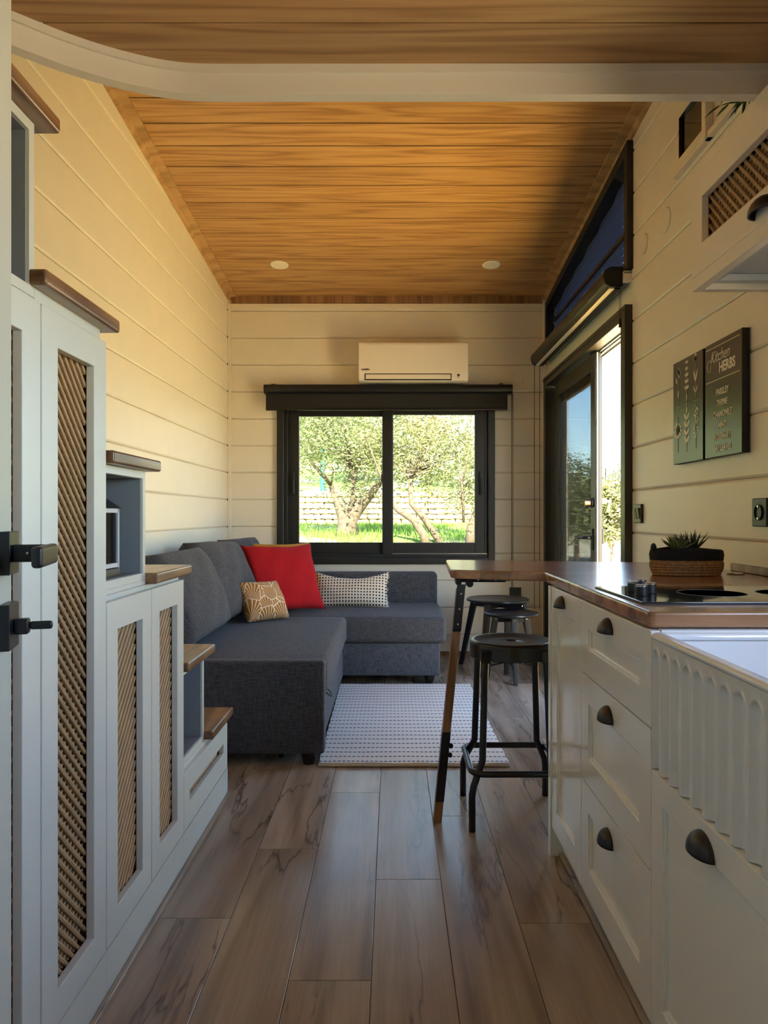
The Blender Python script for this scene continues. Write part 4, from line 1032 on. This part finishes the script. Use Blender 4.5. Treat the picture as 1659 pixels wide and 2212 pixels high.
# ------------------------------------------------------------------ rug
RZ = .009
mb = MB(); nx, ny = 30, 60; vs = []; fs = []
for j in range(ny+1):
    for i in range(nx+1):
        x = -.300+.775*i/nx-.012*(j/ny)+.002*math.sin(j*1.3); y = 2.94+1.385*j/ny+.002*math.sin(i*.9)
        vs.append((x, y, RZ+.0012*math.sin(j*.5+i*.2)*math.sin(i*.35)))
for j in range(ny):
    for i in range(nx): a = j*(nx+1)+i; fs.append((a, a+1, a+nx+2, a+nx+1))
mb.add(vs, fs)
rg = obj('rug', mb, 'rug', None, org=(0, 2.94-.012, 0)); tag(rg, 'flat woven white rug with dashed navy stripes in front of the sofa', 'rug')
sm = rg.modifiers.new('s', 'SOLIDIFY'); sm.thickness = .008; sm.offset = -1
obj('hem', MB().tube([(-.303, 2.94, .007), (.478, 2.94, .007)], .006, 8).tube([(-.315, 4.327, .007), (.466, 4.327, .007)], .006, 8), 'pebble', rg, smooth=True)

# ------------------------------------------------------------------ sofa
def rbox(name, b, mat, parent, bev, seg=4, puff=0.0, wr=0.0, label=None):
    x0, x1, y0, y1, z0, z1 = b; n = 14
    bm = bmesh.new(); bmesh.ops.create_cube(bm, size=1)
    bmesh.ops.scale(bm, vec=(x1-x0, y1-y0, z1-z0), verts=bm.verts)
    bmesh.ops.bevel(bm, geom=bm.edges[:], offset=bev, segments=seg, profile=.5, affect='EDGES')
    if puff or wr:
        bmesh.ops.subdivide_edges(bm, edges=[e for e in bm.edges if e.calc_length() > .08], cuts=8, use_grid_fill=True)
        hx, hy, hz = (x1-x0)/2, (y1-y0)/2, (z1-z0)/2
        for v in bm.verts:
            a, b_, c = v.co.x/hx, v.co.y/hy, v.co.z/hz
            v.co.z += puff*max(0, c)*max(0, 1-a*a)*max(0, 1-b_*b_)
            q = wr*math.sin(v.co.x*13+1.3*math.sin(v.co.y*9))*math.sin(v.co.y*11+2)
            v.co.z += q*(c > .8)
    bmesh.ops.recalc_face_normals(bm, faces=bm.faces)
    me = bpy.data.meshes.new(name); bm.to_mesh(me); bm.free(); me.shade_smooth(); me.materials.append(MAT[mat])
    o = bpy.data.objects.new(name, me); C.objects.link(o); o.location = Vector(((x0+x1)/2, (y0+y1)/2, (z0+z1)/2))
    if parent: o.parent = parent; o.location = o.location-wloc(parent)
    if label: o['label'] = label
    return o
sf = thing('corner_sofa', (-.75, 4.1, 0), 'charcoal grey fabric corner sofa along the left wall and under the window', 'sofa')
rbox('end_board', (-1.19, -.279, 2.955, 3.025, .045, .427), 'sofa', sf, .014, 3)
rbox('seat_base', (-1.19, -.30, 3.027, 4.36, .05, .262), 'sofa', sf, .012, 3)
rbox('seat_cushion', (-1.19, -.276, 3.029, 4.36, .264, .415), 'sofa', sf, .028, 5, puff=.012, wr=.0015)
rbox('chaise_base', (-1.18, .287, 4.362, 5.15, .055, .252), 'sofa', sf, .012, 3)
rbox('chaise_cushion', (-1.18, .326, 4.345, 5.11, .256, .411), 'sofa', sf, .030, 5, puff=.010, wr=.0015)
rbox('backrest', (-1.0, .318, 5.12, 5.245, .22, .622), 'sofa', sf, .030, 5)
rbox('side_backrest', (-1.196, -1.13, 3.03, 5.11, .22, .58), 'sofa', sf, .030, 4)
def sstrap(y, z, x):
    return MB().tube([(x+.002, y-.03, z+.012), (x+.022, y-.015, z-.012), (x+.030, y+.005, z-.02), (x+.022, y+.022, z-.002), (x+.003, y+.03, z+.012)], .006, 6, flat=.35)
obj('pull_strap', sstrap(3.22, .235, -.30), 'sofa', sf, smooth=True)
obj('pull_strap', sstrap(4.12, .258, -.30), 'sofa', sf, smooth=True)
for x, y in ((-.345, 2.985), (.225, 4.42), (.225, 5.0), (-1.1, 3.0)):
    obj('leg', MB().lathe([(.022, 0), (.036, .05), (.036, .056)], (x, y, 0), 24), 'rubber', sf, smooth=True)
obj('castor', MB().lathe([(.006, -.012), (.022, -.012), (.022, .012), (.006, .012), (.006, -.012)], (-.47, 3.07, .022), 20, 'X').box(-.475, -.465, 3.066, 3.074, .03, .052), 'rubber', sf)
def pillow(name, w_, h_, t_, mat, M, full=.42, pinch=.06, wr=.004, n=26, sag=0.0, seed=0):
    rs = random.Random(seed); ph = [rs.uniform(0, 6) for _ in range(6)]
    vs = []; fs = []
    for side in (1, -1):
        for j in range(n+1):
            for i in range(n+1):
                a, b = -1+2*i/n, -1+2*j/n
                x = a*w_/2*(1-pinch*(1-b*b)*abs(a)); y = b*h_/2*(1-pinch*(1-a*a)*abs(b))-sag*max(0, b)*(1-a*a)
                e = max(0, (1-a*a)*(1-b*b))**full
                z = side*t_/2*e + wr*math.sin(3.1*a+ph[0]+2*b)*math.sin(4*b+ph[1])*(1-a*a*b*b)+ .5*wr*math.sin(9*a+ph[2]-5*b)*e
                vs.append((x, z, y))
    W = n+1; off = W*W
    for s_ in (0, off):
        for j in range(n):
            for i in range(n):
                q = (s_+j*W+i, s_+j*W+i+1, s_+(j+1)*W+i+1, s_+(j+1)*W+i); fs.append(q if s_ else q[::-1])
    me = bpy.data.meshes.new(name); me.from_pydata(vs, [], fs)
    bm = bmesh.new(); bm.from_mesh(me); bmesh.ops.remove_doubles(bm, verts=bm.verts, dist=2e-4); bmesh.ops.recalc_face_normals(bm, faces=bm.faces); bm.to_mesh(me); bm.free()
    me.shade_smooth(); me.materials.append(MAT[mat]); o = bpy.data.objects.new(name, me); C.objects.link(o); o.matrix_world = M
    return o
def place(x, y, z, yaw=0, lean=0, roll=0):
    """pillow faces -Y by default; yaw about Z, lean backwards, roll in plane"""
    return Matrix.Translation((x, y, z)) @ Matrix.Rotation(math.radians(yaw), 4, 'Z') @ Matrix.Rotation(math.radians(lean), 4, 'X') @ Matrix.Rotation(math.radians(roll), 4, 'Y')
G_ = 'loose grey sofa back cushions'
tag(pillow('back_cushion', .78, .44, .23, 'sofa', place(-.975, 3.44, .650, 90, -24, 0), .24, .02, .006, seed=1), 'plump grey back cushion at the near end of the sofa, beside the stairs', 'cushion', G_)
tag(pillow('back_cushion', .70, .46, .24, 'sofa', place(-.975, 4.13, .655, 84, -22, 2), .24, .02, .007, seed=2), 'plump grey back cushion, middle of the three along the left wall', 'cushion', G_)
tag(pillow('back_cushion', .52, .46, .24, 'sofa', place(-.970, 4.76, .655, 80, -20, 0), .24, .02, .007, seed=3), 'plump grey back cushion in the sofa corner behind the red pillow', 'cushion', G_)
tag(pillow('red_pillow', .49, .46, .15, 'red', place(-.685, 4.53, .635, 34, -27, 0), .38, .085, .007, seed=4), 'large square red pillow leaning in the corner of the sofa', 'pillow')
tag(pillow('mustard_pillow', .42, .42, .13, 'mustard', place(-.712, 4.79, .650, 30, -24, 0), .34, .07, .004, seed=5), 'plain mustard yellow pillow mostly hidden behind the red pillow', 'pillow')
tag(pillow('patterned_pillow', .31, .245, .12, 'leafprint', place(-.745, 4.14, .535, 52, -30, 2), .36, .06, .004, seed=6), 'small mustard pillow with white leaf line pattern, in front of the red pillow', 'pillow')
dp = tag(pillow('dotted_pillow', .50, .25, .13, 'dots', place(-.275, 4.83, .530, -2, -20, 0), .40, .06, .006, seed=7, sag=.045), 'long white lumbar pillow with black dots beside the red pillow', 'pillow')
mb = MB()
Mx = dp.matrix_world
for k in range(34):
    v = random.uniform(-.12, .12); p = Mx @ Vector((.236+.012*(abs(v)/.12)**2, 0, v)); q = p+Vector((random.uniform(.004, .012), random.uniform(-.005, .005), random.uniform(-.008, .004))); mb.tube([p, q], .0012, 4)
fr = obj('fringe', mb, 'pebble', None, kind='stuff'); fr.parent = dp; fr.matrix_parent_inverse = dp.matrix_world.inverted()

# ------------------------------------------------------------------ outdoors
def smooth01(t): t = max(0, min(1, t)); return t*t*(3-2*t)
def gh(x, y):
    base = -.45
    z = base
    s_ = smooth01((y-5.6)/3.2); left = base+s_*(1.22+.05*(y-9))
    if y > 11.5: left = 1.33+.10*(y-11.5)
    if y > 11.5: left += .12*max(0, y-16)*smooth01((2.0-x)/8)
    right = base+smooth01((y-6)/6)*.75
    k = smooth01((x-1.5)/.9)
    return left*(1-k)+right*k
vs = []; fs = []
gx = np.concatenate([np.linspace(-14, -3, 12), np.linspace(-2.8, 5, 50), np.linspace(5.5, 26, 16)]); gy = np.concatenate([np.linspace(-14, 5.5, 12), np.linspace(5.6, 11.2, 40), [11.45, 11.52], np.linspace(12, 20, 20), np.linspace(22, 60, 14)])
for y in gy:
    for x in gx: vs.append((x, y, gh(x, y)+(.02*math.sin(x*5+y*3) if y > 5.6 else 0)))
W = len(gx)
for j in range(len(gy)-1):
    for i in range(W-1): a = j*W+i; fs.append((a, a+1, a+W+1, a+W))
m, n, l, b = newmat('hillside')
tc = n.new('ShaderNodeTexCoord'); ns = noise(n, l, tc.outputs['Object'], 1.1, 5); ns2 = noise(n, l, tc.outputs['Object'], 14, 4)
sepx = n.new('ShaderNodeSeparateXYZ'); l.new(tc.outputs['Object'], sepx.inputs[0])
gr = ramp(n, l, ns2, [(.3, srgb(70, 96, 34)), (.7, srgb(112, 134, 62))]); so_ = ramp(n, l, ns2, [(.3, srgb(150, 138, 114)), (.7, srgb(176, 164, 140))])
rmask = mathn(n, l, 'SUBTRACT', ns, mathn(n, l, 'MULTIPLY', mathn(n, l, 'GREATER_THAN', sepx.outputs[0], 2.0), .5))
l.new(mixc(n, l, ramp(n, l, rmask, [(.40, (0, 0, 0, 1)), (.46, (1, 1, 1, 1))]), so_, gr), b.inputs['Base Color']); b.inputs['Roughness'].default_value = .95
MAT['hill'] = m
g_ = struct('ground', MB().add(vs, fs), 'hill', org=(0, 0, 0), smooth=True)
dk = struct('deck', MB().box(1.26, 4.2, 2.7, 6.4, -.45, -.09), 'deck')
for k in range(20):
    x0 = 1.262+k*.146
    obj('plank', MB().box(x0, x0+.140, 2.7, 6.4, -.089, -.065), 'deck', dk)
# retaining wall of stones
sw_ = struct('stone_wall', MB().box(-4.6, 1.75, 11.42, 11.75, .2, 1.36), 'mortar')
random.seed(5)
def stone_mesh(seed, w_, h_):
    rs = random.Random(seed); bm = bmesh.new(); bmesh.ops.create_cube(bm, size=1)
    bmesh.ops.bevel(bm, geom=bm.edges[:], offset=.16, segments=1, affect='EDGES')
    for v in bm.verts: v.co += Vector((rs.uniform(-.06, .06), rs.uniform(-.05, .05), rs.uniform(-.06, .06)))
    me = bpy.data.meshes.new('stone'); bm.to_mesh(me); bm.free(); me.materials.append(MAT['stone']); return me
sms = [stone_mesh(k, 1, 1) for k in range(8)]
z = .70; row = 0
while z < 1.34:
    h_ = random.uniform(.07, .11); x = -2.9+random.uniform(0, .1)
    while x < 1.7:
        w_ = random.uniform(.09, .20)
        o = bpy.data.objects.new('stone', random.choice(sms)); C.objects.link(o); o.parent = sw_
        o.location = Vector((x+w_/2, 11.41, z+h_/2))-Vector(sw_.location); o.scale = (w_*.97, .12, h_*.97); o.rotation_euler = (0, random.uniform(-.06, .06), 0)
        x += w_
    z += h_
# trees
def leaves(name, parent, mat, centers, radii, per, size, seed, org, aspect=.26, zmin=None):
    r = np.random.default_rng(seed); cs_ = np.repeat(np.array(centers, float), per, 0); rd = np.repeat(np.array(radii, float), per, 0)
    n = len(cs_); p = cs_+r.normal(size=(n, 3))*rd*.5
    d = r.normal(size=(n, 3)); d[:, 2] = d[:, 2]*.6+.1; d /= np.linalg.norm(d, axis=1)[:, None]
    t_ = r.normal(size=(n, 3)); s_ = np.cross(d, t_); s_ /= np.linalg.norm(s_, axis=1)[:, None]
    L_ = size*r.uniform(.6, 1.25, n)[:, None]
    a = p; b_ = p+d*L_*.5+s_*L_*aspect*.5; c = p+d*L_; e = p+d*L_*.5-s_*L_*aspect*.5
    v = np.stack([a, b_, c, e], 1).reshape(-1, 3)-np.array(org)
    me = bpy.data.meshes.new(name); me.vertices.add(4*n); me.vertices.foreach_set('co', v.ravel())
    me.loops.add(4*n); me.loops.foreach_set('vertex_index', np.arange(4*n)); me.polygons.add(n); me.polygons.foreach_set('loop_start', np.arange(0, 4*n, 4))
    try: me.polygons.foreach_set('loop_total', np.full(n, 4))
    except Exception: pass
    me.update(calc_edges=True); me.materials.append(MAT[mat]); o = bpy.data.objects.new(name, me); C.objects.link(o)
    o.location = org
    if parent: o.parent = parent; o.location = Vector(org)-wloc(parent)
    o['kind'] = 'stuff'; return o
def tree(base, trunks, crown_c, crown_r, nclump, per, size, mat, label, cat='tree', grp='olive trees outside the windows', seed=0, clump=.28, mat2=None):
    t_ = thing('olive_tree', base, label, cat, grp); rs = random.Random(seed)
    mb = MB()
    for pts, rad in trunks:
        mb.tube(pts, rad, 9)
    cents = []
    for k in range(nclump):
        while True:
            q = [rs.uniform(-1, 1) for _ in range(3)]
            if sum(a*a for a in q) < 1: break
        c = [crown_c[i]+q[i]*crown_r[i] for i in range(3)]; cents.append(c)
    ends = [Vector(p[-1]) for p, r_ in trunks]
    for c in cents[::3]:
        e = min(ends, key=lambda q: (q-Vector(c)).length); m_ = e.lerp(Vector(c), .5)+Vector((rs.uniform(-.08, .08), rs.uniform(-.08, .08), rs.uniform(-.02, .1)))
        mb.tube([e, m_, c], [.016, .010, .004], 5)
    obj('trunk', mb, 'bark', t_, smooth=True)
    leaves('foliage', t_, mat, cents, [(clump, clump, clump*.8)]*len(cents), per, size, seed, tuple(base))
    if mat2: leaves('foliage', t_, mat2, cents[::2], [(clump, clump, clump*.8)]*len(cents[::2]), per//2, size, seed+50, tuple(base))
    return t_
tree((-.55, 9.2, .75), [([(-.62, 9.2, .70), (-.60, 9.2, .86), (-.62, 9.2, 1.02), (-.70, 9.2, 1.16), (-.78, 9.15, 1.4)], [.14, .10, .085, .05, .03]),
     ([(-.50, 9.2, .70), (-.54, 9.2, .95), (-.42, 9.15, 1.12), (-.25, 9.1, 1.32), (-.12, 9.1, 1.5)], [.10, .09, .07, .05, .03]),
     ([(-.56, 9.2, 1.0), (-.50, 9.2, 1.25), (-.5, 9.2, 1.6)], [.05, .035, .02])],
     (-.55, 9.3, 1.95), (1.05, .7, .68), 64, 170, .062, 'olive', 'gnarled olive tree with forked trunk behind the left window pane', seed=3, mat2='olive2')
tree((.45, 8.3, .7), [([(.40, 8.3, .62), (.36, 8.3, .80), (.24, 8.3, .98), (.05, 8.4, 1.10), (-.08, 8.5, 1.30)], [.06, .05, .045, .035, .02]),
     ([(.58, 8.4, .62), (.50, 8.4, .80), (.36, 8.4, 1.0), (.22, 8.4, 1.16), (.20, 8.5, 1.45)], [.05, .042, .038, .03, .02])],
     (.42, 8.8, 1.85), (.85, .6, .62), 58, 160, .060, 'olive2', 'olive tree with two leaning bare trunks behind the right window pane', seed=5, mat2='olive')
tree((.92, 7.9, .6), [([(.84, 7.9, .60), (.86, 7.9, .9), (.93, 7.9, 1.1), (.95, 7.95, 1.4)], [.06, .05, .035, .015]),
     ([(.76, 7.7, .95), (.74, 7.7, 1.35), (.70, 7.7, 1.7)], [.016, .012, .006]), ([(.74, 7.7, 1.35), (.82, 7.7, 1.75)], [.01, .005])],
     (.84, 8.0, 1.38), (.30, .35, .42), 26, 110, .055, 'olive', 'slender young olive near the right edge of the back window', seed=6)
tree((-3.2, 14, 1.5), [([(-3.2, 14, 1.4), (-3.1, 14, 2.3)], [.12, .06])], (-2.6, 14.3, 2.7), (1.5, .9, .9), 40, 120, .12, 'dgreen', 'bushy green olive on the upper terrace, far left of the window', seed=8, clump=.4)
tree((-.9, 16, 1.8), [([(-.9, 16, 1.7), (-.8, 16, 2.6)], [.12, .06])], (-.8, 16, 2.9), (1.5, .9, .8), 40, 120, .13, 'dgreen', 'bushy green tree on the terrace behind the forked olive', seed=9, clump=.45)
tree((.75, 15, 1.7), [([(.75, 15, 1.6), (.75, 15, 2.4)], [.09, .05])], (.72, 15, 2.75), (.42, .4, .5), 16, 120, .10, 'orange', 'tree with orange autumn leaves on the upper terrace', grp=None, seed=10, clump=.28)
tree((1.5, 14, 1.5), [([(1.45, 14, 1.4), (1.5, 14, 2.3)], [.08, .04])], (1.3, 14, 2.15), (.8, .6, .55), 24, 120, .10, 'dgreen', 'green shrubby tree on the upper terrace right of the orange one', seed=12, clump=.32)
# trees seen through the glazed door
tree((3.35, 11.2, .3), [([(3.42, 11.2, .1), (3.40, 11.2, .50), (3.30, 11.2, .8), (3.3, 11.2, 1.2)], [.035, .028, .022, .012]), ([(3.40, 11.2, .5), (3.52, 11.2, .85)], [.018, .01])], (3.42, 11.2, 1.22), (.55, .5, .62), 60, 220, .085, 'sunleaf', 'young olive tree in full sun seen through the open door gap', seed=14, clump=.24)
tree((2.75, 11, .3), [([(2.8, 11, .1), (2.8, 11, .9)], [.05, .03])], (2.55, 11, 1.15), (.50, .5, .75), 34, 150, .085, 'olive', 'olive tree seen through the tinted glass of the side door', seed=15, clump=.24)
# grass tufts by the terrace
r = np.random.default_rng(4); n_ = 5200
px = r.uniform(-1.9, 1.4, n_); py = r.uniform(7.0, 11.2, n_); keep = (np.sin(px*3.1+1)+np.sin(py*2.3)) > -1.1; px, py = px[keep], py[keep]
vs = []; fs = []
for x, y in zip(px, py):
    z = gh(x, y); h_ = r.uniform(.04, .11); a = r.uniform(0, 6.28); c, s = math.cos(a)*.008, math.sin(a)*.008; k = len(vs)
    vs += [(x-c, y-s, z), (x+c, y+s, z), (x+r.normal()*.02, y+r.normal()*.02, z+h_)]; fs.append((k, k+1, k+2))
gt = obj('grass_tufts', MB().add(vs, fs), 'blade', None, kind='stuff'); tag(gt, 'bright green grass on the slope beneath the olive trees', 'grass'); gt['kind'] = 'stuff'
for k, (x, y) in enumerate(((-1.62, 12.2), (-1.22, 12.6))):
    tag(obj('tree_guard', MB().tube([(x, y, 1.4), (x, y, 2.30-.1*k)], .045, 10), 'teal'), ('teal tree guard tube on the terrace at far left of the window' if k == 0 else 'shorter teal tree guard tube on the terrace, nearer the forked olive'), 'tree guard', 'teal tree guards')
